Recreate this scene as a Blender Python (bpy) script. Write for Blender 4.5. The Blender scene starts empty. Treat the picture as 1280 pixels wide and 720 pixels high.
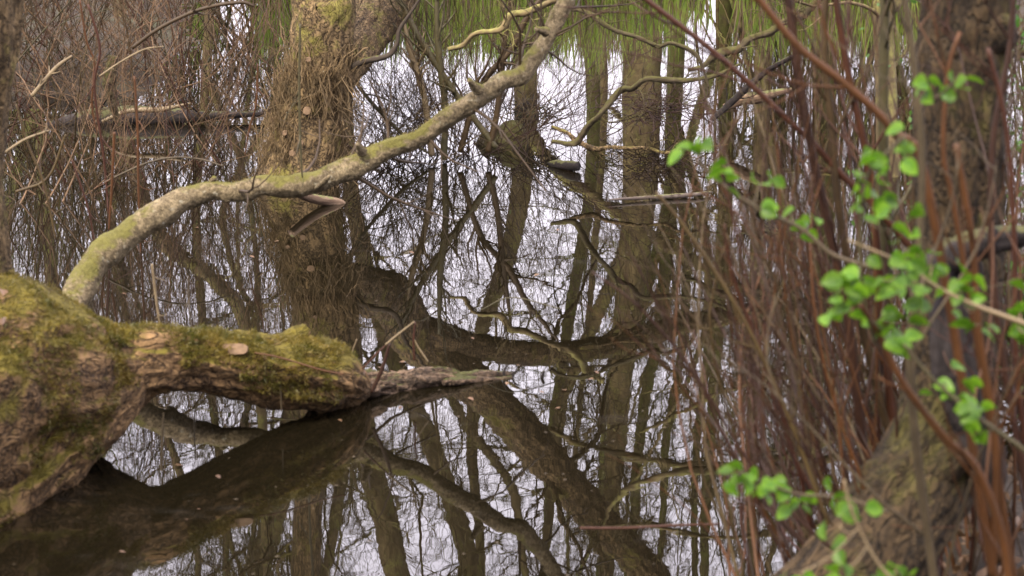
import bpy, math, random
import numpy as np
from mathutils import Vector

SC = bpy.context.scene
COL = SC.collection
TAU = 2 * math.pi

# ------------------------------------------------------------------ camera geometry
CAM_H, PITCH, FPX = 1.7, math.radians(13.4), 2400.0
_f = np.array([0, math.cos(PITCH), -math.sin(PITCH)])
_u = np.array([0, math.sin(PITCH), math.cos(PITCH)])

def P(px, py, D):
    """world point seen at photo position (px, py), at ground distance D"""
    r = _f + np.array([(px - 640) / FPX, 0, 0]) + _u * ((360 - py) / FPX)
    t = D / r[1]
    return np.array([0, 0, CAM_H]) + r * t

def R(px, py, D):
    """world point whose mirror image in the pond is seen at (px, py)"""
    p = P(px, py, D)
    p[2] = -p[2]
    return p

def W(w, D):
    return w * D / FPX / 2 * 1.02

# ------------------------------------------------------------------ noise
def _hash(ix, iy, iz, seed):
    h = (ix * 374761393 + iy * 668265263 + iz * 2147483647 + seed * 1274126177) & 0xFFFFFFFF
    h = ((h ^ (h >> 13)) * 1274126177) & 0xFFFFFFFF
    h = (h ^ (h >> 16)) & 0xFFFF
    return h / 65535.0

def vnoise(p, seed=0):
    p = np.asarray(p, float)
    i = np.floor(p).astype(np.int64)
    f = p - i
    f = f * f * (3 - 2 * f)
    out = 0
    for dx in (0, 1):
        for dy in (0, 1):
            for dz in (0, 1):
                w = (f[..., 0] if dx else 1 - f[..., 0]) * (f[..., 1] if dy else 1 - f[..., 1]) * (f[..., 2] if dz else 1 - f[..., 2])
                out = out + w * _hash(i[..., 0] + dx, i[..., 1] + dy, i[..., 2] + dz, seed)
    return out * 2 - 1

def fbm(p, seed=0, oct=4, gain=.5):
    a, s, o = 1.0, 0.0, 0.0
    p = np.asarray(p, float)
    for k in range(oct):
        o = o + a * vnoise(p * (2 ** k), seed + k)
        s += a
        a *= gain
    return o / s

def ridged(p, seed=0, oct=3):
    a, s, o = 1.0, 0.0, 0.0
    for k in range(oct):
        o = o + a * (1 - np.abs(vnoise(p * (2 ** k), seed + k)) * 2)
        s += a
        a *= .55
    return o / s

def norm(v):
    return v / np.maximum(np.linalg.norm(v, axis=-1, keepdims=True), 1e-9)

# ------------------------------------------------------------------ mesh builder
WORLD = {}

class MB:
    def __init__(s):
        s.V, s.Q, s.T, s.B, s.n = [], [], [], [], 0

    def add(s, V, Q=None, T=None, B=None):
        V = np.asarray(V, float).reshape(-1, 3)
        if Q is not None and len(Q): s.Q.append(np.asarray(Q, np.int64).reshape(-1, 4) + s.n)
        if T is not None and len(T): s.T.append(np.asarray(T, np.int64).reshape(-1, 3) + s.n)
        s.V.append(V)
        s.B.append(V.copy() if B is None else np.asarray(B, float).reshape(-1, 3))
        s.n += len(V)
        return s

    def tubes(s, Pt, Rd, S=3):
        """batch of polylines (M,K,3) with radii (M,K)"""
        M, K, _ = Pt.shape
        if M == 0: return s
        T = norm(np.gradient(Pt, axis=1))
        mean = norm(T.mean(axis=1))
        ref = np.zeros((M, 3)); ref[np.arange(M), np.argmin(np.abs(mean), axis=1)] = 1
        ref = np.repeat(ref[:, None, :], K, axis=1)
        U = norm(np.cross(T, ref)); Vv = np.cross(T, U)
        a = np.arange(S) / S * TAU
        ring = U[:, :, None, :] * np.cos(a)[None, None, :, None] + Vv[:, :, None, :] * np.sin(a)[None, None, :, None]
        X = Pt[:, :, None, :] + ring * Rd[:, :, None, None]
        ln = np.concatenate([np.zeros((M, 1)), np.cumsum(np.linalg.norm(np.diff(Pt, axis=1), axis=2), axis=1)], axis=1)
        off = (np.arange(M) * 1.7)[:, None, None]
        B = np.stack([np.cos(a)[None, None, :] * Rd[:, :, None] + off, np.sin(a)[None, None, :] * Rd[:, :, None] + 0 * off,
                      np.repeat(ln[:, :, None], S, 2)], axis=-1)
        base = (np.arange(M) * K * S)[:, None, None]
        k = (np.arange(K - 1) * S)[None, :, None]
        j = np.arange(S)[None, None, :]; j2 = (np.arange(S) + 1)[None, None, :] % S
        q = np.stack([base + k + j, base + k + j2, base + k + S + j2, base + k + S + j], axis=-1)
        s.add(X, q, None, B)
        return s

    def build(s, name, mat, parent=None, loc=None, smooth=True):
        V = np.concatenate(s.V)
        B = np.concatenate(s.B)
        if parent is not None: o0 = WORLD[parent.name]
        elif loc is not None: o0 = np.asarray(loc, float)
        else: o0 = np.zeros(3)
        V = V - o0
        Q = np.concatenate(s.Q) if s.Q else np.zeros((0, 4), np.int64)
        T = np.concatenate(s.T) if s.T else np.zeros((0, 3), np.int64)
        me = bpy.data.meshes.new(name)
        me.vertices.add(len(V)); me.vertices.foreach_set('co', V.astype(np.float32).ravel())
        me.loops.add(len(Q) * 4 + len(T) * 3)
        me.loops.foreach_set('vertex_index', np.concatenate([Q.ravel(), T.ravel()]).astype(np.int32))
        me.polygons.add(len(Q) + len(T))
        st = np.concatenate([np.arange(len(Q)) * 4, len(Q) * 4 + np.arange(len(T)) * 3]).astype(np.int32)
        me.polygons.foreach_set('loop_start', st)
        me.polygons.foreach_set('use_smooth', np.full(len(Q) + len(T), smooth))
        me.update(calc_edges=True)
        me.validate()
        at = me.attributes.new('bk', 'FLOAT_VECTOR', 'POINT')
        if len(at.data) == len(B): at.data.foreach_set('vector', B.astype(np.float32).ravel())
        me.materials.append(mat)
        o = bpy.data.objects.new(name, me); COL.objects.link(o)
        if parent is not None:
            o.parent = parent
            WORLD[o.name] = o0
        else:
            o.location = o0
            WORLD[o.name] = o0
        return o

def thing(name, label, cat, loc, group=None):
    o = bpy.data.objects.new(name, None); COL.objects.link(o)
    o.empty_display_size = .1
    o.location = loc
    WORLD[o.name] = np.asarray(loc, float)
    o['label'] = label; o['category'] = cat
    if group: o['group'] = group
    return o

def tag(o, label, cat, group=None):
    o['label'] = label; o['category'] = cat
    if group: o['group'] = group
    return o

# ------------------------------------------------------------------ curves
def spline(C, N):
    """Catmull-Rom through rows of C (any width), N samples, even in arc length"""
    C = np.asarray(C, float)
    n = len(C)
    Cp = np.vstack([2 * C[0] - C[1], C, 2 * C[-1] - C[-2]])
    pts = []
    for i in range(n - 1):
        p0, p1, p2, p3 = Cp[i], Cp[i + 1], Cp[i + 2], Cp[i + 3]
        for t in np.linspace(0, 1, 24, endpoint=False):
            pts.append(.5 * ((2 * p1) + (-p0 + p2) * t + (2 * p0 - 5 * p1 + 4 * p2 - p3) * t * t + (-p0 + 3 * p1 - 3 * p2 + p3) * t ** 3))
    pts.append(C[-1])
    pts = np.array(pts)
    d = np.concatenate([[0], np.cumsum(np.linalg.norm(np.diff(pts[:, :3], axis=0), axis=1))])
    s = np.linspace(0, d[-1], N)
    return np.stack([np.interp(s, d, pts[:, k]) for k in range(pts.shape[1])], axis=1)

def path(rows, kind='P'):
    """rows: (px, py, width_px, D[, kind]) -> (x,y,z,radius)"""
    out = []
    for r in rows:
        k = r[4] if len(r) > 4 else kind
        p = (P if k == 'P' else R)(r[0], r[1], r[3])
        rng_ = math.hypot(r[3], p[2] + (1.7 if k == 'R' else -1.7))
        out.append([p[0], p[1], p[2], r[2] * rng_ / FPX / 2])
    return np.array(out)

def hero(mb, C, N=120, S=32, amp=.12, ks=(3.0, 1.2), seed=0, lump=.12, cap=True, collect=None, fine=.0, ell=None):
    """one thick limb with furrowed bark; amp = furrow depth / radius"""
    A = spline(C, N)
    X, r = A[:, :3], np.maximum(A[:, 3], .002)
    T = norm(np.gradient(X, axis=0))
    u = np.cross(T[0], [0.13, .31, .94]); u /= np.linalg.norm(u)
    Us = []
    for k in range(N):
        u = u - T[k] * np.dot(u, T[k]); u /= np.linalg.norm(u); Us.append(u.copy())
    Us = np.array(Us); Vs = np.cross(T, Us)
    a = np.arange(S) / S * TAU
    ln = np.concatenate([[0], np.cumsum(np.linalg.norm(np.diff(X, axis=0), axis=1))])
    ring = Us[:, None, :] * np.cos(a)[None, :, None] + Vs[:, None, :] * np.sin(a)[None, :, None]
    rm = max(float(np.mean(r)), .004)
    B = np.stack([np.cos(a)[None, :] * rm + 0 * ln[:, None], np.sin(a)[None, :] * rm + 0 * ln[:, None], ln[:, None] + 0 * a[None, :]], axis=-1)
    q = B / rm
    q[..., 2] = B[..., 2] / rm
    lumpn = fbm(q * np.array([.8, .8, .45]), seed + 50, 3)
    rid = ridged(q * np.array([ks[0], ks[0], ks[1]]) + 3 * fbm(q * .7, seed + 9, 2)[..., None] * .3, seed, 3)
    rr = r[:, None] * (1 + lump * lumpn + amp * (rid - .3))
    if fine: rr = rr + fine * fbm(B * 60, seed + 77, 3)
    XX = X[:, None, :] + ring * rr[..., None]
    V = XX.reshape(-1, 3)
    k = (np.arange(N - 1) * S)[:, None]; j = np.arange(S)[None, :]; j2 = (np.arange(S) + 1)[None, :] % S
    Q = np.stack([k + j, k + j2, k + S + j2, k + S + j], axis=-1)
    Tt = None
    Bf = B.reshape(-1, 3)
    if cap:
        V = np.vstack([V, X[0], X[-1]])
        Bf = np.vstack([Bf, Bf[0], Bf[-1]])
        c0, c1 = N * S, N * S + 1
        Tt = [(c0, (i + 1) % S, i) for i in range(S)] + [(c1, (N - 1) * S + i, (N - 1) * S + (i + 1) % S) for i in range(S)]
    mb.add(V, Q, Tt, Bf)
    if collect is not None:
        collect.append((XX.reshape(-1, 3), np.repeat(ring.reshape(-1, 3), 1, axis=0), r.mean()))
    return A

def resample(C, K):
    A = spline(C, K)
    return A[:, :3], A[:, 3]

def spawn(Pp, Rp, n, rng, ang=(.5, 1.2), lf=(.3, .7), up=.1, wig=.18, K=6, t0=.15, rf=.6, rmin=.0025, taper=.3, tend=1.0):
    M, K0, _ = Pp.shape
    L = np.linalg.norm(np.diff(Pp, axis=1), axis=2).sum(1)
    idx = np.repeat(np.arange(M), n)
    N = len(idx)
    t = rng.uniform(t0, tend, N) * (K0 - 1)
    i = np.minimum(t.astype(int), K0 - 2); f = (t - i)[:, None]
    base = Pp[idx, i] * (1 - f) + Pp[idx, i + 1] * f
    rad = Rp[idx, i] * (1 - f[:, 0]) + Rp[idx, i + 1] * f[:, 0]
    tan = norm(Pp[idx, i + 1] - Pp[idx, i])
    perp = norm(np.cross(tan, rng.normal(size=(N, 3))))
    a = rng.uniform(ang[0], ang[1], N)[:, None]
    d = norm(tan * np.cos(a) + perp * np.sin(a))
    ll = L[idx] * rng.uniform(lf[0], lf[1], N) * (1.15 - .6 * t / (K0 - 1))
    st = ll[:, None] / (K - 1)
    pts = [base]
    curl = rng.normal(size=(N, 3)) * wig * .5
    for k in range(K - 1):
        pts.append(pts[-1] + d * st)
        d = norm(d + curl + rng.normal(size=(N, 3)) * wig + np.array([0, 0, up]))
    r0 = np.maximum(np.minimum(rad * rf, .12 * ll + .002), rmin)
    Rr = r0[:, None] * np.linspace(1, taper, K)[None, :]
    return np.stack(pts, axis=1), np.maximum(Rr, rmin * .6)

# ------------------------------------------------------------------ materials
def newmat(name):
    m = bpy.data.materials.new(name); m.use_nodes = True
    nt = m.node_tree
    for n in list(nt.nodes): nt.nodes.remove(n)
    return m, nt

def nd(nt, typ, **kw):
    n = nt.nodes.new(typ)
    for k, v in kw.items():
        if k.startswith('i_'):
            n.inputs[k[2:].replace('_', ' ')].default_value = v
        else: setattr(n, k, v)
    return n

def mixc(nt, fac, a, b, blend='MIX'):
    n = nt.nodes.new('ShaderNodeMix'); n.data_type = 'RGBA'; n.blend_type = blend
    for key, v in ((0, fac), (6, a), (7, b)):
        if hasattr(v, 'is_linked'): nt.links.new(v, n.inputs[key])
        else: n.inputs[key].default_value = v if key == 0 else (*v, 1)
    return n.outputs[2]

def ramp(nt, src, stops):
    n = nt.nodes.new('ShaderNodeValToRGB')
    e = n.color_ramp.elements
    while len(e) < len(stops): e.new(.5)
    for k, (p, c) in enumerate(stops):
        e[k].position = p
        e[k].color = (c, c, c, 1) if not hasattr(c, '__len__') else (*c, 1)
    nt.links.new(src, n.inputs[0])
    return n.outputs[0]

def noise(nt, vec, scale, detail=4, rough=.55, dist=0):
    n = nd(nt, 'ShaderNodeTexNoise'); n.inputs['Scale'].default_value = scale
    n.inputs['Detail'].default_value = detail; n.inputs['Roughness'].default_value = rough
    n.inputs['Distortion'].default_value = dist
    if vec is not None: nt.links.new(vec, n.inputs['Vector'])
    return n.outputs['Fac']

def mapping(nt, vec, scale):
    n = nd(nt, 'ShaderNodeMapping'); n.inputs['Scale'].default_value = scale
    nt.links.new(vec, n.inputs['Vector'])
    return n.outputs[0]

def bark(name, light, dark, moss=(.09, .10, .02), moss_amt=.5, freq=30, stretch=.18, bump=.6, lichen=0, rough=.9, mosstop=.35, crack=0):
    m, nt = newmat(name)
    out = nd(nt, 'ShaderNodeOutputMaterial'); bs = nd(nt, 'ShaderNodeBsdfPrincipled')
    bs.inputs['Roughness'].default_value = rough
    bs.inputs['Specular IOR Level'].default_value = .25
    at = nd(nt, 'ShaderNodeAttribute'); at.attribute_name = 'bk'
    geo = nd(nt, 'ShaderNodeNewGeometry')
    tc = nd(nt, 'ShaderNodeTexCoord')
    v = mapping(nt, at.outputs['Vector'], (1, 1, stretch))
    n1 = noise(nt, v, freq, 5, .6, .6)
    n2 = noise(nt, v, freq * 3.2, 4, .6, .3)
    n3 = noise(nt, tc.outputs['Object'], 5, 4, .6)
    n4 = noise(nt, tc.outputs['Object'], 38, 4, .65)
    c = mixc(nt, ramp(nt, n1, [(.36, 0), (.62, 1)]), dark, light)
    c = mixc(nt, ramp(nt, n2, [(.3, .55), (.7, 0)]), c, tuple(x * .45 for x in dark))
    if crack:
        vc = mapping(nt, at.outputs['Vector'], (1, 1, stretch * 1.6))
        nc = noise(nt, vc, freq * 1.7, 3, .5, 1.2)
        sb = nd(nt, 'ShaderNodeMath', operation='SUBTRACT'); nt.links.new(nc, sb.inputs[0]); sb.inputs[1].default_value = .5
        ab = nd(nt, 'ShaderNodeMath', operation='ABSOLUTE'); nt.links.new(sb.outputs[0], ab.inputs[0])
        ck = ramp(nt, ab.outputs[0], [(.0, 1), (.07, 0)])
        cm = nd(nt, 'ShaderNodeMath', operation='MULTIPLY'); nt.links.new(ck, cm.inputs[0]); cm.inputs[1].default_value = crack
        c = mixc(nt, cm.outputs[0], c, tuple(x * .3 for x in dark))
        c = mixc(nt, ramp(nt, noise(nt, tc.outputs['Object'], 90, 3, .7), [(.45, 0), (.75, .5)]), c, tuple(min(1, x * 1.6) for x in light))
    if lichen:
        c = mixc(nt, ramp(nt, n4, [(.60, 0), (.72, lichen)]), c, (.42, .40, .30))
    # growth of moss where the bark faces up, broken by noise
    sep = nd(nt, 'ShaderNodeSeparateXYZ'); nt.links.new(geo.outputs['Normal'], sep.inputs[0])
    ma = nd(nt, 'ShaderNodeMath', operation='MULTIPLY_ADD'); nt.links.new(sep.outputs['Z'], ma.inputs[0])
    ma.inputs[1].default_value = mosstop; nt.links.new(n3, ma.inputs[2])
    mb_ = nd(nt, 'ShaderNodeMath', operation='MULTIPLY_ADD'); nt.links.new(n4, mb_.inputs[0])
    mb_.inputs[1].default_value = .35; nt.links.new(ma.outputs[0], mb_.inputs[2])
    mf = ramp(nt, mb_.outputs[0], [(.98 - .5 * moss_amt, 0), (min(1, 1.12 - .5 * moss_amt), 1)])
    mcol = mixc(nt, n4, tuple(x * .5 for x in moss), tuple(min(1, x * 1.7) for x in moss))
    c = mixc(nt, mf, c, mcol)
    nt.links.new(c, bs.inputs['Base Color'])
    if bump:
        ad = nd(nt, 'ShaderNodeMath', operation='MULTIPLY_ADD'); nt.links.new(n2, ad.inputs[0]); ad.inputs[1].default_value = .4
        nt.links.new(n1, ad.inputs[2])
        if crack:
            a2 = nd(nt, 'ShaderNodeMath', operation='MULTIPLY_ADD'); nt.links.new(cm.outputs[0], a2.inputs[0]); a2.inputs[1].default_value = -.6
            nt.links.new(ad.outputs[0], a2.inputs[2]); ad = a2
        bp = nd(nt, 'ShaderNodeBump'); bp.inputs['Strength'].default_value = bump; bp.inputs['Distance'].default_value = .012
        nt.links.new(ad.outputs[0], bp.inputs['Height']); nt.links.new(bp.outputs[0], bs.inputs['Normal'])
    nt.links.new(bs.outputs[0], out.inputs[0])
    return m

def twigm(name, a, b, rough=.7, scale=6):
    m, nt = newmat(name)
    out = nd(nt, 'ShaderNodeOutputMaterial'); bs = nd(nt, 'ShaderNodeBsdfPrincipled')
    bs.inputs['Roughness'].default_value = rough; bs.inputs['Specular IOR Level'].default_value = .3
    tc = nd(nt, 'ShaderNodeTexCoord')
    n1 = noise(nt, tc.outputs['Object'], scale, 5, .7)
    nt.links.new(mixc(nt, ramp(nt, n1, [(.35, 0), (.65, 1)]), a, b), bs.inputs['Base Color'])
    nt.links.new(bs.outputs[0], out.inputs[0])
    return m

def leafm(name, a, b, trans=.45, scale=25):
    m, nt = newmat(name)
    out = nd(nt, 'ShaderNodeOutputMaterial'); bs = nd(nt, 'ShaderNodeBsdfPrincipled')
    bs.inputs['Roughness'].default_value = .45; bs.inputs['Specular IOR Level'].default_value = .35
    tc = nd(nt, 'ShaderNodeTexCoord')
    n1 = noise(nt, tc.outputs['Object'], scale, 3, .6)
    c = mixc(nt, ramp(nt, n1, [(.35, 0), (.65, 1)]), a, b)
    oi = nd(nt, 'ShaderNodeObjectInfo'); hs = nd(nt, 'ShaderNodeHueSaturation')
    mr = nd(nt, 'ShaderNodeMapRange'); nt.links.new(oi.outputs['Random'], mr.inputs[0]); mr.inputs[3].default_value = .6; mr.inputs[4].default_value = 1.15
    nt.links.new(mr.outputs[0], hs.inputs['Value']); nt.links.new(c, hs.inputs['Color']); c = hs.outputs[0]
    nt.links.new(c, bs.inputs['Base Color'])
    tr = nd(nt, 'ShaderNodeBsdfTranslucent'); nt.links.new(c, tr.inputs[0])
    mx = nd(nt, 'ShaderNodeMixShader'); mx.inputs[0].default_value = trans
    nt.links.new(bs.outputs[0], mx.inputs[1]); nt.links.new(tr.outputs[0], mx.inputs[2])
    nt.links.new(mx.outputs[0], out.inputs[0])
    return m

M_willow = bark('bark_willow', (.21, .145, .07), (.045, .03, .015), moss=(.12, .105, .025), moss_amt=.5, freq=34, stretch=.25, bump=1.0, mosstop=.1, crack=.9)
M_arch = bark('bark_smooth', (.215, .17, .10), (.07, .053, .028), moss=(.085, .078, .02), moss_amt=.36, freq=26, stretch=.9, bump=.6, lichen=.55, mosstop=.30, crack=.5)
M_mossy = bark('bark_mossy_log', (.25, .155, .07), (.04, .022, .010), moss=(.085, .068, .010), moss_amt=.46, freq=22, stretch=.3, bump=1.0, mosstop=.34, crack=.9)
M_rot = bark('rotten_wood', (.17, .115, .075), (.055, .04, .028), moss=(.06, .06, .02), moss_amt=.1, freq=40, stretch=.12, bump=1.0, crack=.8)
M_far = bark('bark_far', (.23, .175, .085), (.08, .06, .03), moss=(.15, .14, .045), moss_amt=.6, freq=9, stretch=.3, bump=0, mosstop=.15)
M_farg = bark('bark_far_green', (.25, .21, .09), (.10, .088, .038), moss=(.13, .14, .04), moss_amt=.8, freq=9, stretch=.3, bump=0, mosstop=.1)
M_right = bark('bark_right', (.058, .038, .018), (.012, .008, .004), moss=(.042, .036, .009), moss_amt=.5, freq=30, stretch=.2, bump=1.0, mosstop=.1, crack=.8)  # darker bark: shade of the canopy on the right is put into the colour
M_dark = bark('black_wet_wood', (.035, .028, .026), (.010, .008, .008), moss=(.05, .05, .02), moss_amt=.1, freq=26, stretch=.2, bump=.6)
M_drift = bark('driftwood', (.16, .13, .11), (.04, .03, .026), moss=(.1, .1, .04), moss_amt=.1, freq=40, stretch=.1, bump=.6)
M_peeled = bark('peeled_wood', (.27, .19, .125), (.08, .05, .032), moss=(.1, .1, .04), moss_amt=.05, freq=40, stretch=.1, bump=.3)
M_cut = twigm('cut_wood', (.22, .145, .085), (.13, .085, .05), .8, 60)
M_dark2 = bark('dark_branch_bark', (.07, .055, .04), (.03, .022, .016), moss_amt=.1, freq=30, bump=.3)
M_mossb = bark('bark_mossy_bough', (.10, .08, .045), (.035, .027, .014), moss=(.05, .046, .014), moss_amt=.55, freq=30, stretch=.3, bump=.5, mosstop=.3)
T_far = twigm('twig_far', (0.0483, 0.0350, 0.0162), (0.0889, 0.0672, 0.0240))
T_farg = twigm('twig_far_olive', (0.0648, 0.0560, 0.0189), (0.1104, 0.0960, 0.0301))
T_purple = twigm('twig_purple_brown', (0.0355, 0.0208, 0.0068), (0.0600, 0.0403, 0.0113), .6, 14)
T_red = twigm('stem_red_brown', (0.0262, 0.0072, 0.0026), (0.0437, 0.0136, 0.0041), .6, 14)
T_dred = twigm('stem_dark_red', (0.0153, 0.0050, 0.0019), (0.0263, 0.0094, 0.0033), .6, 14)
T_orange = twigm('stem_orange', (0.0672, 0.0242, 0.0045), (0.0441, 0.0177, 0.0038), .6, 14)
T_brown = twigm('stem_brown', (0.0254, 0.0152, 0.0055), (0.0443, 0.0263, 0.0094), .6, 14)
T_olive = twigm('stem_olive', (0.0343, 0.0294, 0.0132), (0.0581, 0.0497, 0.0204), .6, 14)
T_grey = twigm('stem_grey', (0.0653, 0.0482, 0.0252), (0.0323, 0.0238, 0.0120), .6, 14)
T_tan = twigm('stem_tan', (0.180, 0.138, 0.078), (0.108, 0.078, 0.042), .6, 14)
L_green = leafm('leaf_spring_green', (.05, .145, .008), (.125, .25, .012), .5, 60)
L_reed = leafm('reed_leaf', (.30, .50, .06), (.55, .66, .14), .5, 3)
L_ivy = leafm('ivy_leaf', (.05, .08, .018), (.10, .12, .03), .2)
L_hedge = leafm('hedge_leaf', (.05, .16, .02), (.10, .24, .03), .4)
L_dead = leafm('dead_leaf', (.10, .055, .03), (.17, .10, .055), .1)
L_moss = leafm('moss_blade', (.06, .062, .008), (.19, .14, .025), .25, 14)
L_litter = leafm('litter_leaf', (.11, .065, .035), (.2, .12, .06), .1)
T_scrub = twigm('stem_scrub', (.15, .088, .045), (.07, .045, .022), .7, 14)
T_thatch = twigm('shoot_thatch', (.19, .13, .065), (.07, .05, .024), .85, 12)

# ------------------------------------------------------------------ terrain and water
def sstep(a, b, x):
    t = np.clip((x - a) / (b - a), 0, 1)
    return t * t * (3 - 2 * t)

def ground_h(x, y):
    x = np.asarray(x, float); y = np.asarray(y, float)
    p = np.stack([x * .8, y * .8, 0 * x], -1)
    w = fbm(p, 5, 3) * .35
    near = 2.3 + 2.6 * sstep(.55, 1.15, x) + 2.3 * sstep(-1.35, -1.9, x)       # near shore line
    d1 = near - y + w * .5
    d2 = y - (21.6 + w)
    d3 = x - (3.4 + .06 * (y - 5)) + w
    d4 = (-x) - (3.9 + .02 * y) + w
    d5 = np.minimum((-x) - (2.35 + (y - 12.3) * .12), y - 12.6) + w
    d = np.maximum.reduce([d1, d2, d3, d4, d5])
    h = -.5 + .5 * sstep(-1.4, 0, d) + .16 * sstep(0, .5, d) + .25 * sstep(.5, 6, d)
    h = h + .03 * fbm(np.stack([x * 4, y * 4, 0 * x], -1), 8, 3) * (h > -.1)
    h = h + 5 * sstep(60, 400, np.hypot(x, y))
    return h

def axis_pts(lo, hi, fine, far, nfar):
    a = np.arange(lo, hi + 1e-6, fine)
    g = np.geomspace(1, far, nfar)
    return np.concatenate([lo - g[::-1], a, hi + g])

gx = axis_pts(-7, 7, .1, 600, 22); gy = axis_pts(-2, 26, .12, 600, 22)
GX, GY = np.meshgrid(gx, gy)
GV = np.stack([GX, GY, ground_h(GX, GY)], -1).reshape(-1, 3)
nx, ny = len(gx), len(gy)
I = (np.arange(ny - 1)[:, None] * nx + np.arange(nx - 1)[None, :])
GQ = np.stack([I, I + 1, I + nx + 1, I + nx], -1)
m, nt = newmat('ground_litter')
out = nd(nt, 'ShaderNodeOutputMaterial'); bs = nd(nt, 'ShaderNodeBsdfPrincipled'); bs.inputs['Roughness'].default_value = .95
tc = nd(nt, 'ShaderNodeTexCoord')
c = mixc(nt, ramp(nt, noise(nt, tc.outputs['Object'], 9, 6, .7), [(.3, 0), (.7, 1)]), (.016, .012, .007), (.052, .035, .02))
c = mixc(nt, ramp(nt, noise(nt, tc.outputs['Object'], 1.2, 4, .6), [(.5, 0), (.7, .6)]), c, (.05, .06, .02))
nt.links.new(c, bs.inputs['Base Color']); nt.links.new(bs.outputs[0], out.inputs[0])
bp = nd(nt, 'ShaderNodeBump'); bp.inputs['Distance'].default_value = .03; nt.links.new(noise(nt, tc.outputs['Object'], 30, 5, .7), bp.inputs['Height']); nt.links.new(bp.outputs[0], bs.inputs['Normal'])
g = MB().add(GV, GQ).build('ground', m); g['kind'] = 'structure'

m, nt = newmat('pond_water')
out = nd(nt, 'ShaderNodeOutputMaterial'); bs = nd(nt, 'ShaderNodeBsdfPrincipled')
bs.inputs['Base Color'].default_value = (.005, .004, .002, 1); bs.inputs['Roughness'].default_value = .0
bs.inputs['IOR'].default_value = 1.72
tc = nd(nt, 'ShaderNodeTexCoord')
n1 = noise(nt, mapping(nt, tc.outputs['Object'], (1, 1, 1)), 2.2, 3, .5)
n2 = noise(nt, mapping(nt, tc.outputs['Object'], (1, 1.6, 1)), 16, 2, .5)
ad = nd(nt, 'ShaderNodeMath', operation='MULTIPLY_ADD'); nt.links.new(n2, ad.inputs[0]); ad.inputs[1].default_value = .05; nt.links.new(n1, ad.inputs[2])
bp = nd(nt, 'ShaderNodeBump'); bp.inputs['Strength'].default_value = 1; bp.inputs['Distance'].default_value = .0007
nt.links.new(ad.outputs[0], bp.inputs['Height']); nt.links.new(bp.outputs[0], bs.inputs['Normal'])
# thin dusty film in patches
fm = ramp(nt, noise(nt, mapping(nt, tc.outputs['Object'], (1, 2.2, 1)), 1.3, 6, .7), [(.60, 0), (.78, .05)])
df = nd(nt, 'ShaderNodeBsdfDiffuse'); df.inputs[0].default_value = (.22, .2, .18, 1)
mx = nd(nt, 'ShaderNodeMixShader'); nt.links.new(fm, mx.inputs[0]); nt.links.new(bs.outputs[0], mx.inputs[1]); nt.links.new(df.outputs[0], mx.inputs[2])
nt.links.new(mx.outputs[0], out.inputs[0])
w = MB().add([(-30, -1, 0), (30, -1, 0), (30, 30, 0), (-30, 30, 0)], [(0, 1, 2, 3)]).build('pond_water', m); w['kind'] = 'structure'

# ------------------------------------------------------------------ hero: mossy trunk with the log that reaches into the pond
def blades(pts, nrm, n, rng, L=.012, wd=.002, mb=None, cush=0):
    mb = mb or MB()
    i = rng.integers(0, len(pts), n)
    p = pts[i] + rng.normal(size=(n, 3)) * .003
    if cush: p = p + nrm[i] * (cush * np.clip(fbm(pts[i] * 28, 12, 3)[:, None] + .25, 0, 1) * rng.uniform(.2, 1, (n, 1)))
    d = norm(nrm[i] + rng.normal(size=(n, 3)) * .6)
    l = L * rng.uniform(.5, 1.5, (n, 1))
    s = norm(np.cross(d, rng.normal(size=(n, 3)))) * wd
    V = np.stack([p - s - d * .004, p + s - d * .004, p + d * l], 1)
    mb.add(V, None, np.arange(n * 3).reshape(-1, 3))
    return mb

rng = np.random.default_rng(3)
loc = P(40, 640, 4.9); loc[2] = 0
t_log = thing('fallen_willow_trunk', 'huge moss covered trunk lying at the left bank, its broken limb reaching into the pond', 'fallen tree', loc)
mb = MB(); coll = []
hero(mb, path([(-420, 560, 380, 4.2), (-250, 540, 350, 4.45), (-120, 500, 320, 4.72), (-30, 478, 285, 4.9), (40, 478, 236, 5.02), (95, 476, 184, 5.12), (135, 468, 134, 5.18), (175, 460, 90, 5.22)]),
     N=300, S=150, amp=.10, ks=(2.2, .9), seed=11, lump=.20, collect=coll, fine=.006)
hero(mb, path([(-260, 700, 210, 4.45), (-130, 655, 190, 4.58), (-40, 610, 170, 4.72), (40, 565, 140, 4.86), (95, 530, 105, 4.98), (135, 500, 80, 5.08), (155, 480, 60, 5.15)]),
     N=200, S=90, amp=.13, ks=(2.4, 1.0), seed=15, lump=.28, collect=coll, fine=.006)
mb.build('trunk', M_mossy, t_log)
mb = MB()
hero(mb, path([(90, 480, 160, 5.14), (130, 464, 126, 5.18), (180, 452, 96, 5.22), (230, 450, 78, 5.3), (290, 456, 82, 5.38), (345, 462, 88, 5.46), (385, 467, 84, 5.52), (415, 474, 78, 5.58), (440, 484, 50, 5.64), (455, 490, 22, 5.68)]),
     N=260, S=110, amp=.17, ks=(2.2, .55), seed=23, lump=.16, collect=coll, fine=.004)
hero(mb, path([(340, 446, 30, 5.5), (368, 424, 30, 5.54), (384, 410, 16, 5.56)]), N=40, S=30, amp=.25, seed=5, lump=.3)
mb.build('limb', M_mossy, t_log)
mb = MB()
hero(mb, path([(395, 474, 50, 5.6), (440, 482, 42, 5.68), (485, 482, 34, 5.76), (530, 475, 28, 5.82), (565, 472, 20, 5.86), (580, 471, 9, 5.88)]),
     N=160, S=60, amp=.42, ks=(3.2, .45), seed=31, lump=.35)
rs = np.random.default_rng(4)
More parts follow.
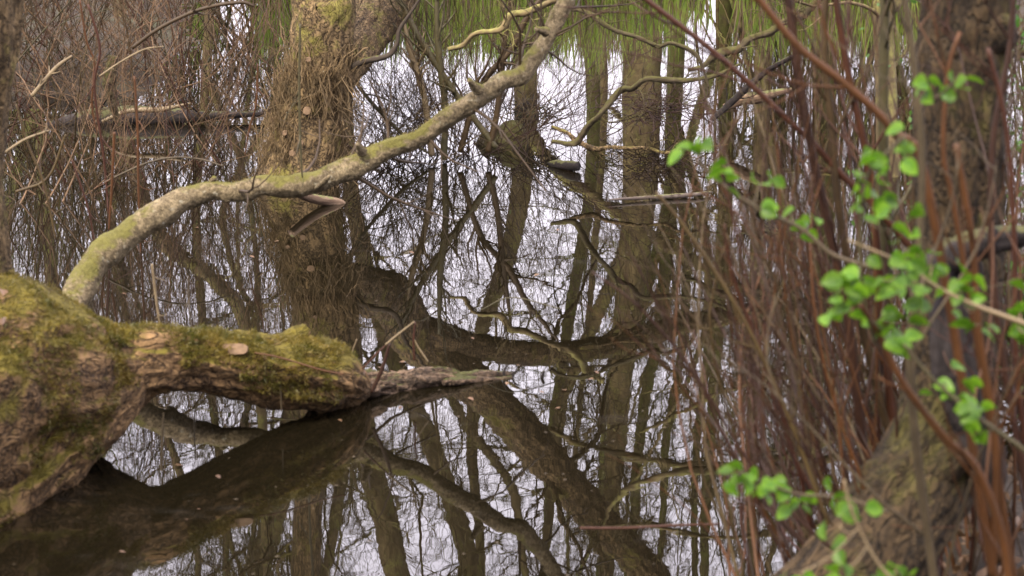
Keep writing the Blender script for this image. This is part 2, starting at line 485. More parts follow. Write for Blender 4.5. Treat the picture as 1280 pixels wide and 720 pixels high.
for q in range(15):
    x0 = rs.uniform(415, 575); L = rs.uniform(45, 100); y0 = rs.uniform(-9, 6) * (1 if x0 < 500 else .5)
    yb = 483 - (x0 - 440) * .06 + y0; D0 = 1.7 / math.tan(PITCH + math.atan((yb - 360) / FPX)) - .05
    hero(mb, path([(x0, yb, rs.uniform(6, 13), D0), (x0 + L * .4, yb - rs.uniform(1, 5), rs.uniform(6, 12), D0 + .06), (min(640, x0 + L), yb - L * .06 + rs.uniform(-2, 1), rs.uniform(1.5, 4), D0 + .10)]), N=40, S=12, amp=.4, ks=(2, .4), seed=q + 400, lump=.4)
mb.build('broken_tip', M_rot, t_log)
# moss tufts on the upward faces
pts = np.concatenate([c[0] for c in coll]); nr = np.concatenate([c[1] for c in coll])
mask = (fbm(pts * 7, 40, 4) * 1.3 + .35 * nr[:, 2] > .16) & (nr[:, 2] > -.5) & (nr[:, 1] < .6)
blades(pts[mask], nr[mask], 60000, rng, .008, .0015, cush=.022).build('moss', L_moss, t_log)['kind'] = 'stuff'
mb = MB()                                     # bare sawn patch on the limb
pc = P(293, 436, 5.285)
aa = np.linspace(0, TAU, 22, endpoint=False)
ex, ez = np.array([1, .15, -.05]), np.array([0, .35, .9])
V = [pc] + [pc + ex * .036 * np.sign(math.cos(a)) * abs(math.cos(a)) ** .6 + ez * .016 * np.sign(math.sin(a)) * abs(math.sin(a)) ** .6 for a in aa]
V2 = [v + np.array([0, .05, -.02]) for v in V[1:]]
mb.add(np.array(V + V2), [(1 + i, 23 + i, 23 + (i + 1) % 22, 1 + (i + 1) % 22) for i in range(22)], [(0, 1 + i, 1 + (i + 1) % 22) for i in range(22)])
mb.build('sawn_patch', M_cut, t_log, smooth=False)

# ------------------------------------------------------------------ hero: arched branch
loc = P(85, 395, 6.3)
t_arch = thing('arched_branch', 'smooth pale bough arching over the water from the mossy trunk to the top edge', 'branch', loc)
mb = MB(); coll = []
ARCH = path([(70, 430, 44, 6.2), (88, 385, 42, 6.35), (120, 330, 44, 6.5), (165, 290, 42, 6.6), (205, 262, 40, 6.65), (240, 247, 35, 6.7), (310, 236, 33, 6.7), (380, 229, 36, 6.72), (425, 217, 38, 6.75),
             (460, 200, 40, 6.78), (490, 185, 33, 6.8), (530, 170, 31, 6.8), (560, 148, 32, 6.8), (585, 130, 30, 6.8), (620, 108, 33, 6.8), (655, 88, 30, 6.82), (678, 58, 28, 6.85),
             (698, 22, 27, 6.88), (714, -10, 26, 6.9), (740, -80, 24, 7.0), (765, -170, 21, 7.1), (800, -280, 17, 7.2), (850, -420, 12, 7.3)])
ARCH[:, 3] *= np.interp(np.arange(len(ARCH)), [0, 4, 9, 22], [.9, .80, .74, .78])
ra_ = np.random.default_rng(77)
A2 = spline(ARCH, 60); A2[:, 3] *= 1 + .045 * ra_.normal(size=60); A2[1:-1, :3] += ra_.normal(size=(58, 3)) * .004
hero(mb, A2, N=520, S=48, amp=.08, ks=(2.0, 1.8), seed=44, lump=.2, collect=coll, fine=.002)
for (kx, ky, dx, dy, w_) in ((262, 236, 6, -14, 9), (452, 190, -5, -10, 8), (598, 112, -12, -12, 9), (205, 270, -10, -10, 9), (682, 40, -12, -4, 8)):
    hero(mb, path([(kx, ky, w_ * 1.8, 6.74), (kx + dx * .5, ky + dy * .5, w_ * 1.1, 6.72), (kx + dx, ky + dy, w_ * .7, 6.7)]), N=16, S=14, amp=.2, lump=.35, seed=kx)
mb.build('bough', M_arch, t_arch)
pts, nr, _ = coll[0]
mask = (fbm(pts * 9, 41, 3) + .7 * nr[:, 2] > .55)
blades(pts[mask], nr[mask], 2600, rng, .006, .0011).build('moss', L_moss, t_arch)['kind'] = 'stuff'
ap, ar = resample(ARCH, 40)
p1, r1 = spawn(ap[None], ar[None], 26, rng, ang=(.6, 1.4), lf=(.04, .16), up=.1, wig=.15, t0=.25, rf=.2, rmin=.002)
p2, r2 = spawn(p1, r1, 3, rng, lf=(.3, .6), rmin=.0014)
for i in range(len(p1)): MB().tubes(p1[i:i + 1], r1[i:i + 1], 5).tubes(p2[i * 3:i * 3 + 3], r2[i * 3:i * 3 + 3], 4).build('twig', T_brown, t_arch)
# the knobbly spur under the bough
mb = MB(); hero(mb, path([(395, 236, 6, 6.7), (404, 228, 7, 6.66), (412, 220, 5, 6.64)]), N=14, S=10, seed=2, lump=.2); mb.build('spur', M_arch, t_arch)

# ------------------------------------------------------------------ hero: willow tree standing in the pond
def tree_twigs(mains, rng, n1, n2, n3, n4, lf1=(.12, .3), up=.08, rmin=.003, t0=.2, wig=.18, K=28, tend=1.0):
    """mains: list of control arrays; returns the batches of branches, coarse and fine"""
    Pm, Rm = zip(*[resample(c, K) for c in mains])
    Pm, Rm = np.array(Pm), np.array(Rm)
    a, ra = spawn(Pm, Rm, n1, rng, lf=lf1, up=up, wig=wig, K=12, t0=t0, rf=.21, rmin=rmin * 1.6, tend=tend)
    b, rb = spawn(a, ra, n2, rng, lf=(.3, .65), up=up * .7, wig=wig * 1.1, K=9, rf=.5, rmin=rmin * 1.1)
    c, rc = spawn(b, rb, n3, rng, lf=(.3, .7), up=up * .5, wig=wig * 1.2, K=6, rf=.6, rmin=rmin)
    coarse = [(a, ra, 7), (b, rb, 5)]
    fine = [(c, rc, 4)]
    if n4:
        d, rd = spawn(c, rc, n4, rng, lf=(.35, .7), up=0, wig=wig * 1.2, K=5, rf=.7, rmin=rmin * .9)
        fine.append((d, rd, 3))
    return coarse, fine

def put(batches, name, mat, parent):
    mb = MB()
    for p, r, s in batches: mb.tubes(p, r, s)
    return mb.build(name, mat, parent)

def put_split(cw, fw, m1, m2, parent, thin=4):
    """every main branch a part of its own, its twigs a sub-part"""
    (a, ra, s1), (b, rb, s2) = cw
    M = len(a)
    for i in range(M):
        mb = MB().tubes(a[i:i + 1], ra[i:i + 1], s1)
        k = len(b) // M; mb.tubes(b[i * k:(i + 1) * k], rb[i * k:(i + 1) * k], s2)
        o = mb.build('branch', m1, parent)
        mb = MB()
        for p, rr, sd_ in fw:
            k = len(p) // M; mb.tubes(p[i * k:(i + 1) * k], rr[i * k:(i + 1) * k], sd_)
        mb.build('twigs', m2, o)

def put_twigs(p1, r1, p2, r2, mat, parent):
    k = len(p2) // len(p1)
    for i in range(len(p1)):
        MB().tubes(p1[i:i + 1], r1[i:i + 1], 5).tubes(p2[i * k:(i + 1) * k], r2[i * k:(i + 1) * k], 4).build('twig', mat, parent)

rng = np.random.default_rng(12)
loc = P(390, 232, 9.35); loc[2] = -.3
t_w = thing('willow_tree', 'stout shaggy barked willow standing in the water behind the arched bough', 'tree', loc)
trunk = path([(368, 275, 146, 9.35), (370, 240, 118, 9.35), (378, 195, 94, 9.35), (391, 130, 84, 9.35), (402, 60, 80, 9.35), (407, 0, 78, 9.35),
              (410, 425, 66, 9.35, 'R'), (400, 500, 52, 9.38, 'R'), (388, 600, 40, 9.4, 'R'), (382, 720, 37, 9.45, 'R'), (378, 900, 32, 9.5, 'R'), (370, 1150, 24, 9.6, 'R'), (350, 1450, 12, 9.8, 'R')])
limb = path([(402, 112, 44, 9.4), (424, 84, 58, 9.55), (452, 44, 62, 9.9), (486, -4, 62, 10.35), (520, 424, 56, 10.6, 'R'), (568, 462, 52, 10.7, 'R'), (615, 500, 50, 10.8, 'R'),
             (683, 574, 47, 10.9, 'R'), (745, 645, 43, 11.0, 'R'), (830, 735, 38, 11.1, 'R'), (930, 850, 32, 11.3, 'R'), (1050, 1000, 24, 11.5, 'R')])
limb2 = path([(500, 400, 36, 10.5, 'R'), (545, 418, 36, 10.6, 'R'), (600, 434, 34, 10.8, 'R'), (670, 441, 32, 11.0, 'R'), (745, 436, 30, 11.2, 'R'), (820, 415, 28, 11.4, 'R'), (890, 398, 25, 11.5, 'R'),
              (975, 386, 21, 11.7, 'R'), (1060, 372, 16, 12, 'R'), (1150, 350, 9, 12.4, 'R')])
trunk[:, 3] *= .93
mb = MB(); coll = []
hero(mb, trunk, N=320, S=90, amp=.12, ks=(2.6, .35), seed=61, lump=.10, collect=coll, fine=.005)
mb.build('trunk', M_willow, t_w)
mb = MB(); hero(mb, limb, N=260, S=70, amp=.14, ks=(3.2, .6), seed=62, lump=.05, collect=coll, fine=.006)
o_l = mb.build('limb', M_willow, t_w)
mb = MB(); hero(mb, limb2, N=160, S=36, amp=.05, seed=63, lump=.05); mb.build('limb', M_willow, t_w)
mb = MB(); hero(mb, path([(430, 92, 9, 9.35), (452, 78, 8, 9.3), (484, 70, 7, 9.3), (496, 55, 6, 9.3), (499, 38, 5, 9.3), (512, 18, 4, 9.3), (530, -10, 3, 9.3)]), N=50, S=10, seed=64, lump=.15)
mb.build('side_branch', M_dark2, t_w)
# shaggy shoots hugging the trunk
n = 950
pts, nr, _ = coll[0]
sel = np.where((pts[:, 2] < .62) & (fbm(pts * 4, 3, 2) > -.15) & (pts[:, 2] > .0) & (nr[:, 1] < .35))[0]
i = rng.choice(sel, n)
K = 7
d = norm(np.stack([rng.normal(size=n) * .3, rng.normal(size=n) * .2, rng.choice([-1, 1], n) * 1.0], 1))
st = rng.uniform(.012, .04, n)[:, None]
q = [pts[i] + nr[i] * .002]
for k in range(K - 1):
    q.append(q[-1] + d * st + nr[i] * .004 * (1 if k < 3 else -1)); d = norm(d + rng.normal(size=(n, 3)) * .22)
qq = np.stack(q, 1); qq[..., 2] = np.maximum(qq[..., 2], -.02)
MB().tubes(qq, np.full((n, K), .0016) * rng.uniform(.7, 1.7, (n, 1)), 3).build('shaggy_shoots', T_thatch, t_w)['kind'] = 'stuff'
# sawn scars
for (sx, sy, sr) in ((384, 138, 5), (376, 178, 3.5), (366, 191, 4), (386, 74, 3), (356, 166, 3)):
    c0 = P(sx, sy, 9.35 - .15); rr_ = W(sr * 2, 9.2)
    aa = np.linspace(0, TAU, 14, endpoint=False)
    V = [c0 + np.array([0, -.02, .003])] + [c0 + np.array([math.cos(a) * rr_, -.02, math.sin(a) * rr_ * .9]) for a in aa] + [c0 + np.array([math.cos(a) * rr_ * 1.15, .05, math.sin(a) * rr_ * 1.05]) for a in aa]
    MB().add(np.array(V), [(1 + k, 1 + (k + 1) % 14, 15 + (k + 1) % 14, 15 + k) for k in range(14)], [(0, 1 + k, 1 + (k + 1) % 14) for k in range(14)]).build('sawn_scar', M_cut, t_w, smooth=False)
cw, fw = tree_twigs([trunk[5:], limb[4:], limb2], rng, 19, 7, 6, 4, lf1=(.12, .34), up=.04, rmin=.0024, wig=.22)
put_split(cw, fw, M_willow, T_far, t_w)

# broken peeled stub by the willow
loc = P(425, 254, 8.85); loc[2] = 0
o = MB(); hero(o, np.array([[*(P(430, 262, 8.85)), .018], [*(P(424, 254, 8.85)), .021], [*(R(392, 270, 8.75)), .022], [*(R(364, 292, 8.65)), .020]]), N=40, S=16, amp=.08, lump=.1, seed=3)
tag(o.build('peeled_stub', M_peeled, loc=loc), 'short peeled pinkish pole poking from the water under the arched bough', 'broken branch')

# ------------------------------------------------------------------ left edge tree and right hand tree
rng = np.random.default_rng(20)
loc = P(-20, 330, 4.95)
t = thing('mossy_tree', 'mossy tree trunk at the far left edge above the moss covered trunk', 'tree', loc)
tr = path([(-30, 420, 110, 4.95), (-32, 330, 88, 4.95), (-42, 220, 88, 4.95), (-38, 110, 98, 4.95), (-30, 0, 108, 4.95), (-28, -200, 110, 4.95), (-40, -700, 95, 5), (-80, -1500, 60, 5.1), (-100, -2300, 25, 5.3)])
mb = MB(); hero(mb, tr, N=260, S=60, amp=.12, ks=(2.6, .5), seed=71, lump=.1, collect=(coll := []), fine=.003); mb.build('trunk', M_willow, t)
cw, fw = tree_twigs([tr[5:]], rng, 12, 6, 4, 0, lf1=(.2, .45), t0=.45)
put_split(cw, fw, M_far, T_far, t)

loc = P(1040, 760, 3.5); loc[2] = .1
t = thing('leaning_willow', 'out of focus leaning willow trunk rising behind the red stems at the right', 'tree', loc)
tr = path([(970, 860, 190, 3.35), (1055, 750, 158, 3.38), (1105, 670, 142, 3.42), (1150, 600, 130, 3.48), (1180, 520, 116, 3.55), (1194, 420, 106, 3.58), (1200, 300, 104, 3.6), (1200, 180, 106, 3.6), (1205, 60, 110, 3.6), (1215, -60, 110, 3.6),
           (1235, -300, 96, 3.65), (1260, -800, 80, 3.7), (1290, -1500, 60, 3.8), (1300, -2400, 25, 4)])
mb = MB(); hero(mb, tr, N=300, S=90, amp=.14, ks=(2.6, .35), seed=81, lump=.10, fine=.003); mb.build('trunk', M_right, t)
mb = MB(); hero(mb, path([(1125, 640, 60, 3.45), (1165, 600, 50, 3.42), (1205, 560, 34, 3.4), (1235, 530, 16, 3.38)]), N=50, S=30, amp=.2, seed=83, lump=.2); mb.build('spur', M_right, t)
mb = MB(); hero(mb, path([(1232, 60, 50, 3.58), (1238, 40, 62, 3.56), (1246, 45, 40, 3.52)]), N=20, S=24, amp=.2, seed=84, lump=.3); mb.build('burr', M_right, t)
cw, fw = tree_twigs([tr[9:]], rng, 12, 6, 4, 0, lf1=(.2, .45), t0=.5)
put_split(cw, fw, M_far, T_far, t)

loc = P(1215, 640, 3.35); loc[2] = .1
t = thing('shadow_stump', 'black stump shape standing in for the shadowed hollow at the right hand trunk', 'stump', loc)  # dark shape added in place of the shadowed hollow by the trunk
mb = MB(); hero(mb, path([(1238, 600, 44, 3.42), (1222, 540, 56, 3.4), (1196, 460, 58, 3.38), (1192, 400, 54, 3.38), (1205, 345, 46, 3.38), (1208, 325, 30, 3.36)]), N=90, S=44, amp=.22, ks=(2, .3), seed=91, lump=.2); mb.build('stem', M_dark, t)
mb = MB(); hero(mb, path([(1150, 338, 16, 3.3), (1190, 318, 40, 3.32), (1235, 300, 36, 3.34), (1290, 292, 22, 3.36)]), N=50, S=20, amp=.25, seed=92, lump=.3); mb.build('shade_top', M_dark, t)

# ------------------------------------------------------------------ far trees, seen mirrored in the pond
def far_tree(label, mains, seed, n=(14, 8, 6, 4), mat=M_far, tm=T_far, group='bare trees beyond the far shore', lf1=(.15, .42), ivy=0, up=.06, rmin=.003, name='bare_tree', t0=.12, hi=False, wig=.25):
    rng = np.random.default_rng(seed)
    base = mains[0][0, :3].copy(); base[2] = min(base[2], .2)
    t = thing(name, label, 'tree', base, group)
    mb = MB()
    for k, c in enumerate(mains): hero(mb, c, N=110, S=14 if k else 18, amp=.05, seed=seed + k, lump=.1)
    mb.build('trunk', mat, t)
    n = (n[0] + 4, n[1], n[2] + 1, n[3])
    cw, fw = tree_twigs(mains, rng, *n, lf1=lf1, up=up, rmin=rmin, t0=t0, wig=wig)
    if hi: put_split(cw, fw, mat, tm, t)
    else: put(cw, 'branches', mat, t); put(fw, 'crown', tm, t)
    if ivy:
        Pm = np.concatenate([resample(c, 60)[0] for c in mains] + [cw[0][0].reshape(-1, 3)])
        i = rng.integers(0, len(Pm), ivy)
        p = Pm[i] + rng.normal(size=(ivy, 3)) * .16
        leaf_cloud(p, rng, .035).build('ivy', L_ivy, t)['kind'] = 'stuff'
    return t

def leaf_cloud(p, rng, s, mb=None, asp=.6, droop=0):
    n = len(p)
    a = norm(rng.normal(size=(n, 3)) + np.array([0, 0, -droop])); b = norm(np.cross(a, rng.normal(size=(n, 3))))
    l = s * rng.uniform(.6, 1.3, (n, 1)); w_ = l * asp
    V = np.stack([p, p + a * l * .5 + b * w_ * .5, p + a * l, p + a * l * .5 - b * w_ * .5], 1)
    return (mb or MB()).add(V, np.arange(n * 4).reshape(-1, 4))

def trunkR(rows, D, lean=0):
    """trunk traced upside-down in the pond: rows (px, py, width)"""
    c = path([(a, b, w_ * .78, D + (b / 720) * lean, 'R') for a, b, w_ in rows])
    b0 = c[0].copy(); b0[2] = -.05; b0[3] *= 1.15
    last, prev = c[-1], c[-2]
    out = [b0] + list(c)
    d = (last - prev); d[3] = 0; d = d / np.linalg.norm(d[:3])
    L = 4.5
    for k in range(1, 4):
        e = last + d * L * k / 3 + np.array([random.uniform(-.3, .3), 0, .8 * k / 3, 0]); e[3] = last[3] * (1 - .3 * k)
        out.append(e)
    return np.array(out)

random.seed(5)
far_tree('thick straight trunk mirrored just right of the middle', [
    trunkR([(803, 30, 64), (802, 150, 60), (797, 280, 52), (783, 400, 42), (772, 520, 34), (764, 640, 28), (755, 760, 22)], 22.2),
    trunkR([(797, 270, 30), (770, 340, 24), (735, 420, 21), (705, 500, 19), (690, 600, 16), (680, 760, 12)], 22.2)[1:]], 101, (10, 7, 5, 3))
far_tree('dark trunk mirrored left of the middle behind the arched bough', [
    trunkR([(655, 30, 40), (657, 140, 36), (648, 260, 32), (622, 360, 26), (598, 430, 22), (590, 560, 18), (600, 720, 14)], 22.6),
    trunkR([(652, 150, 24), (690, 205, 24), (740, 245, 22), (800, 285, 20), (880, 335, 16), (960, 380, 12)], 22.4)[1:]], 102, (12, 7, 5, 3))
far_tree('slim pale trunk mirrored between the two thicker ones', [
    trunkR([(738, 40, 24), (742, 150, 22), (735, 260, 20), (718, 360, 19), (700, 470, 17), (688, 580, 15), (680, 720, 12)], 23.5)], 103, (14, 6, 5, 3), M_farg, T_farg)
far_tree('many stemmed tree mirrored right of the thick trunk', [
    trunkR([(846, 40, 28), (842, 150, 26), (835, 300, 22), (822, 420, 20), (800, 540, 17), (790, 700, 14)], 24),
    trunkR([(836, 250, 18), (812, 350, 17), (788, 450, 16), (770, 560, 14), (752, 700, 12)], 24)[1:],
    trunkR([(846, 200, 16), (858, 320, 15), (852, 440, 14), (832, 560, 13), (825, 700, 10)], 24)[1:],
    trunkR([(848, 160, 15), (880, 280, 14), (885, 420, 13), (870, 560, 12), (868, 700, 10)], 24)[1:]], 104, (7, 6, 5, 3), M_farg, T_farg)
far_tree('leaning trunk mirrored lower left of the middle', [
    trunkR([(398, 30, 36), (405, 200, 36), (428, 400, 38), (456, 550, 42), (482, 650, 42), (504, 740, 40)], 20.5),
    trunkR([(436, 450, 24), (430, 560, 22), (415, 680, 17), (395, 760, 14)], 20.5)[1:]], 105, (12, 6, 5, 3))
far_tree('slanting trunk mirrored at the lower left beside the willow', [
    trunkR([(395, 30, 34), (385, 300, 34), (368, 500, 36), (345, 640, 37), (322, 730, 36)], 19.5)], 106, (14, 6, 5, 3))
far_tree('curved trunk mirrored at the bottom middle', [
    trunkR([(428, 30, 26), (440, 250, 26), (485, 430, 28), (532, 540, 30), (562, 620, 31), (592, 730, 30)], 21.5),
    trunkR([(535, 420, 18), (575, 520, 16), (640, 610, 15), (660, 740, 12)], 21.5)[1:]], 107, (12, 6, 5, 3))
far_tree('dark crooked trunk mirrored at the left behind the mossy log', [
    trunkR([(150, 30, 20), (165, 200, 22), (205, 300, 26), (262, 345, 24), (300, 390, 22), (322, 470, 18), (330, 600, 14)], 16.5),
    trunkR([(160, 150, 12), (140, 300, 11), (175, 450, 12), (215, 560, 13), (245, 680, 10)], 16.5)[1:]], 108, (14, 8, 5, 4), ivy=2500)
far_tree('ivy clad tree mirrored at the far left', [
    trunkR([(40, 20, 20), (48, 150, 20), (60, 300, 20), (80, 480, 26), (90, 700, 22)], 18.5),
    trunkR([(45, 120, 20), (10, 260, 18), (-20, 420, 15)], 18.5)[1:]], 109, (16, 8, 6, 4), M_farg, ivy=7000)
far_tree('tangled tree mirrored between the left shore and the willow', [
    trunkR([(262, 20, 16), (255, 130, 15), (245, 260, 15), (255, 420, 14), (280, 620, 12)], 19.5),
    trunkR([(258, 100, 11), (300, 200, 10), (320, 320, 9), (318, 460, 12)], 19.5)[1:]], 110, (16, 8, 6, 4), ivy=3500)
far_tree('slender trunk mirrored behind the tips of the red stems', [
    trunkR([(905, 40, 26), (908, 200, 24), (900, 360, 21), (890, 520, 18), (880, 700, 14)], 23)], 111, (14, 7, 5, 4), M_farg, T_farg)
far_tree('twin stemmed tree mirrored behind the red stems', [
    trunkR([(955, 40, 30), (952, 180, 26), (945, 340, 22), (940, 520, 18), (940, 700, 14)], 21.8),
    trunkR([(954, 150, 20), (985, 280, 18), (992, 420, 15), (985, 600, 12)], 21.8)[1:]], 112, (12, 8, 6, 4))
far_tree('broad trunk mirrored at the right among the red stems', [
    trunkR([(1030, 40, 40), (1030, 220, 36), (1022, 400, 30), (1012, 600, 24), (1000, 760, 18)], 22.5)], 113, (16, 8, 6, 4), M_farg, T_farg)

# tree at the right whose long boughs hang over the pond
far_tree('tree at the right with long boughs stretched over the pond', [
    path([(1112, 235, 30, 9.6), (1108, 120, 26, 9.6), (1104, 0, 24, 9.6), (1100, 430, 20, 9.6, 'R'), (1090, 600, 17, 9.6, 'R'), (1075, 800, 12, 9.6, 'R'), (1060, 1050, 6, 9.6, 'R')]),
    path([(1096, 560, 13, 9.6, 'R'), (1000, 583, 12, 9.8, 'R'), (930, 592, 11, 9.8, 'R'), (865, 588, 10, 9.9, 'R'), (820, 598, 9, 10, 'R'), (785, 612, 8, 10.1, 'R'), (762, 636, 6, 10.2, 'R'), (752, 660, 3, 10.2, 'R')]),
    path([(1100, 500, 12, 9.6, 'R'), (1010, 560, 11, 10.2, 'R'), (900, 582, 9, 10.6, 'R'), (800, 575, 8, 11, 'R'), (720, 552, 7, 11.3, 'R'), (650, 520, 5, 11.6, 'R'), (600, 500, 3, 11.8, 'R')]),
    path([(1100, 470, 10, 9.6, 'R'), (1020, 470, 9, 10.2, 'R'), (930, 480, 7, 10.5, 'R'), (860, 510, 6, 10.8, 'R'), (800, 540, 4, 11, 'R')]),
    path([(1090, 640, 10, 9.6, 'R'), (1000, 660, 9, 9.9, 'R'), (900, 672, 7, 10.2, 'R'), (800, 655, 5, 10.4, 'R'), (740, 660, 3, 10.5, 'R')])],
    114, (9, 6, 5, 3), hi=True, rmin=.0026, group=None, lf1=(.12, .3), name='bare_tree')

def stem_from(a, b, r, rng, bow=.12, K=12, gx=0):
    t = np.linspace(0, 1, K)[:, None]
    L = np.linalg.norm(b - a)
    off = rng.normal(size=3) * L * bow
    p = a * (1 - t) + b * t + np.sin(t * math.pi) * off[None] + np.cumsum(rng.normal(size=(K, 3)), 0) * L * .006
    return p, r * (1 - .72 * t[:, 0])

# tall thickets of thin stems on the far shore
for k, (px, D, h) in enumerate([(925, 22.2, 4.6), (1000, 22.8, 4.6), (1075, 22.3, 4.8), (1160, 22.6, 4.8), (1240, 22.4, 4.5), (30, 20.5, 4.6), (110, 21.5, 4.4), (205, 22, 4.0), (300, 22.4, 2.6)]):
    rg = np.random.default_rng(1500 + k)
    b = P(px, 40, D); b[2] = .05
    t = thing('thicket', 'tall thicket of thin upright stems on the far shore, mirrored in the pond', 'thicket', b, 'tall thickets on the far shore')
    n = 26
    ps = [stem_from(b + np.array([rg.normal() * .45, rg.normal() * .4, -.1]), b + np.array([rg.normal() * .8, rg.normal() * .5, h * rg.uniform(.5, 1.1)]), rg.uniform(.008, .026), rg, .05) for _ in range(n)]
    pp = np.array([q[0] for q in ps]); rr = np.array([q[1] for q in ps])
    a1, b1 = spawn(pp, rr, 12, rg, ang=(.3, .9), lf=(.12, .35), rf=.5, rmin=.0035, up=.12)
    a2, b2 = spawn(a1, b1, 4, rg, lf=(.3, .6), rmin=.003, rf=.6)
    MB().tubes(pp, rr, 6).build('stems', M_farg if k % 2 else M_far, t)
    MB().tubes(a1, b1, 4).tubes(a2, b2, 3).build('twigs', T_farg if k % 2 else T_far, t)

# background rows
rng = np.random.default_rng(77)
desc = ['slim bare tree far back at the %s of the wood', 'crooked bare tree far back at the %s of the wood']
k = 0
for D, xs in ((28, (-6.4, -4.0, .8, 3.8, 5.8)), (36, (-8.5, -4.0, 1.6, 4.6, 8.0))):
    for x in xs:
        x = x + rng.uniform(-.5, .5); y = D + rng.uniform(-1.5, 1.5)
        h = rng.uniform(11, 15); r0 = rng.uniform(.04, .085)
        def tk(x, r0, h, z0=0):
            zs = np.linspace(z0, h, 7)
            w1 = np.cumsum(rng.normal(size=7) * .5)
            return np.array([[x + w1[i] * (i > 0), y + rng.normal() * .1, zs[i], r0 * (1 - .85 * (zs[i] / h))] for i in range(7)])
        mains = [tk(x, r0, h)]
        b = tk(x + rng.choice([-1, 1]) * .2, r0 * .6, h * .85, 1.5); b[0, :3] = mains[0][1, :3]; mains.append(b)
        far_tree('bare tree standing far back in the wood behind the pond', mains, 300 + k, (16, 6, 5, 3), M_farg if k % 3 == 0 else M_far, T_far, rmin=.0042, group='bare trees far back in the wood', lf1=(.13, .32), up=.1, t0=.05)
        k += 1

# ------------------------------------------------------------------ shrubs
def shrub(label, base, tips, mats, seed, r=(.003, .006), nt=5, group=None, name='willow_shrub', bow=.1, spread=.12, twf=(.2, .45), twr=.0018, cat='shrub', stemS=6, tang=(.3, .8)):
    """each stem, with its own side twigs, is a part"""
    rng = np.random.default_rng(seed)
    t = thing(name, label, cat, base, group)
    for k, tip in enumerate(tips):
        b = base + np.array([rng.uniform(-1, 1) * spread, rng.uniform(-1, 1) * spread, -.04])
        p, rr = stem_from(b, np.asarray(tip), rng.uniform(*r), rng, bow)
        mb = MB().tubes(p[None], rr[None], stemS)
        if nt:
            a, ra = spawn(p[None], rr[None], nt, rng, ang=tang, lf=twf, up=.08, wig=.12, rf=.6, rmin=twr)
            mb.tubes(a, ra, 4)
            c, rc = spawn(a, ra, 2, rng, ang=tang, lf=(.3, .6), wig=.12, K=5, rf=.7, rmin=twr * .8)
            mb.tubes(c, rc, 3)
        mb.build('stem', mats[rng.integers(0, len(mats))], t)
    return t

# middle thicket of thin purple-brown shoots, standing in the water beyond the arched bough
rng = np.random.default_rng(8)
mid = [(455, 205, 10.0, 'left most clump of thin purplish shoots beside the willow trunk'), (500, 200, 10.1, 'second clump of thin purplish shoots from the willow trunk'),
       (545, 196, 10.2, 'middle clump of thin purplish shoots behind the arched bough'), (592, 190, 10.3, 'clump of thin purplish shoots left of the green mound'),
       (640, 186, 10.4, 'clump of thin purplish shoots right of the green mound'), (690, 178, 10.6, 'sparse clump of shoots at the bend of the mossy bough')]
for k, (px, py, D, lab) in enumerate(mid):
    b = P(px, py, D); b[2] = 0
    n = 30 if k < 5 else 12
    tips = [b + np.array([rng.normal() * .42, rng.normal() * .3, rng.uniform(.35, 1.1) * (1 if j % 3 else .5)]) for j in range(n)]
    shrub(lab, b, tips, [T_purple, T_purple, T_brown, T_dred], 500 + k, r=(.0016, .0038), nt=6, group='clumps of purplish shoots', twf=(.25, .5), spread=.2, twr=.0014)
# taller stems of that thicket
for k, (rows, lab, mt, w_) in enumerate([
    ([(620, 185), (565, 110), (520, 40), (490, -20)], 'olive sapling leaning left over the shoot clumps', T_olive, 8),
    ([(555, 200), (556, 130), (548, 60), (545, -20)], 'straight olive sapling behind the arched bough', T_olive, 9),
    ([(540, 195), (530, 120), (512, 60), (505, 25)], 'crooked sapling near the willow side branch', T_tan, 8),
    ([(575, 190), (600, 110), (640, 60), (660, 20), (700, -30)], 'brown sapling leaning right to the bough', T_brown, 8),
    ([(425, 60), (450, 110), (500, 165), (540, 195)], 'thin drooping shoot crossing from willow limb to water', T_olive, 5),
    ([(610, 190), (620, 150), (628, 80), (640, -20)], 'dark upright sapling right of the green mound', T_brown, 8)]):
    D = 10.0
    c = path([(a, b, w_, D) for a, b in rows]); c[-1, 3] *= .4
    mb = MB(); hero(mb, c, N=50, S=8, amp=.05, lump=.12, seed=k)
    a, ra = resample(c, 16)
    p1, r1 = spawn(a[None], ra[None], 12, np.random.default_rng(600 + k), ang=(.4, .9), lf=(.15, .4), rf=.5, rmin=.002)
    p2, r2 = spawn(p1, r1, 3, np.random.default_rng(610 + k), lf=(.3, .6), rmin=.0015)
    mb.tubes(p1, r1, 4).tubes(p2, r2, 3)
    tag(mb.build('sapling', mt, loc=c[0, :3]), lab, 'sapling')

# green mound / low stump in the thicket
loc = P(630, 180, 10.6); loc[2] = 0
mb = MB(); hero(mb, np.array([[loc[0] - .02, loc[1], -.12, .17], [loc[0], loc[1], .0, .15], [loc[0] + .01, loc[1], .06, .10], [loc[0] - .02, loc[1], .10, .04]]), N=40, S=40, amp=.25, lump=.3, seed=7)
tag(mb.build('mossy_stump', M_mossb, loc=loc), 'low mossy stump poking from the water in the shoot thicket', 'stump')

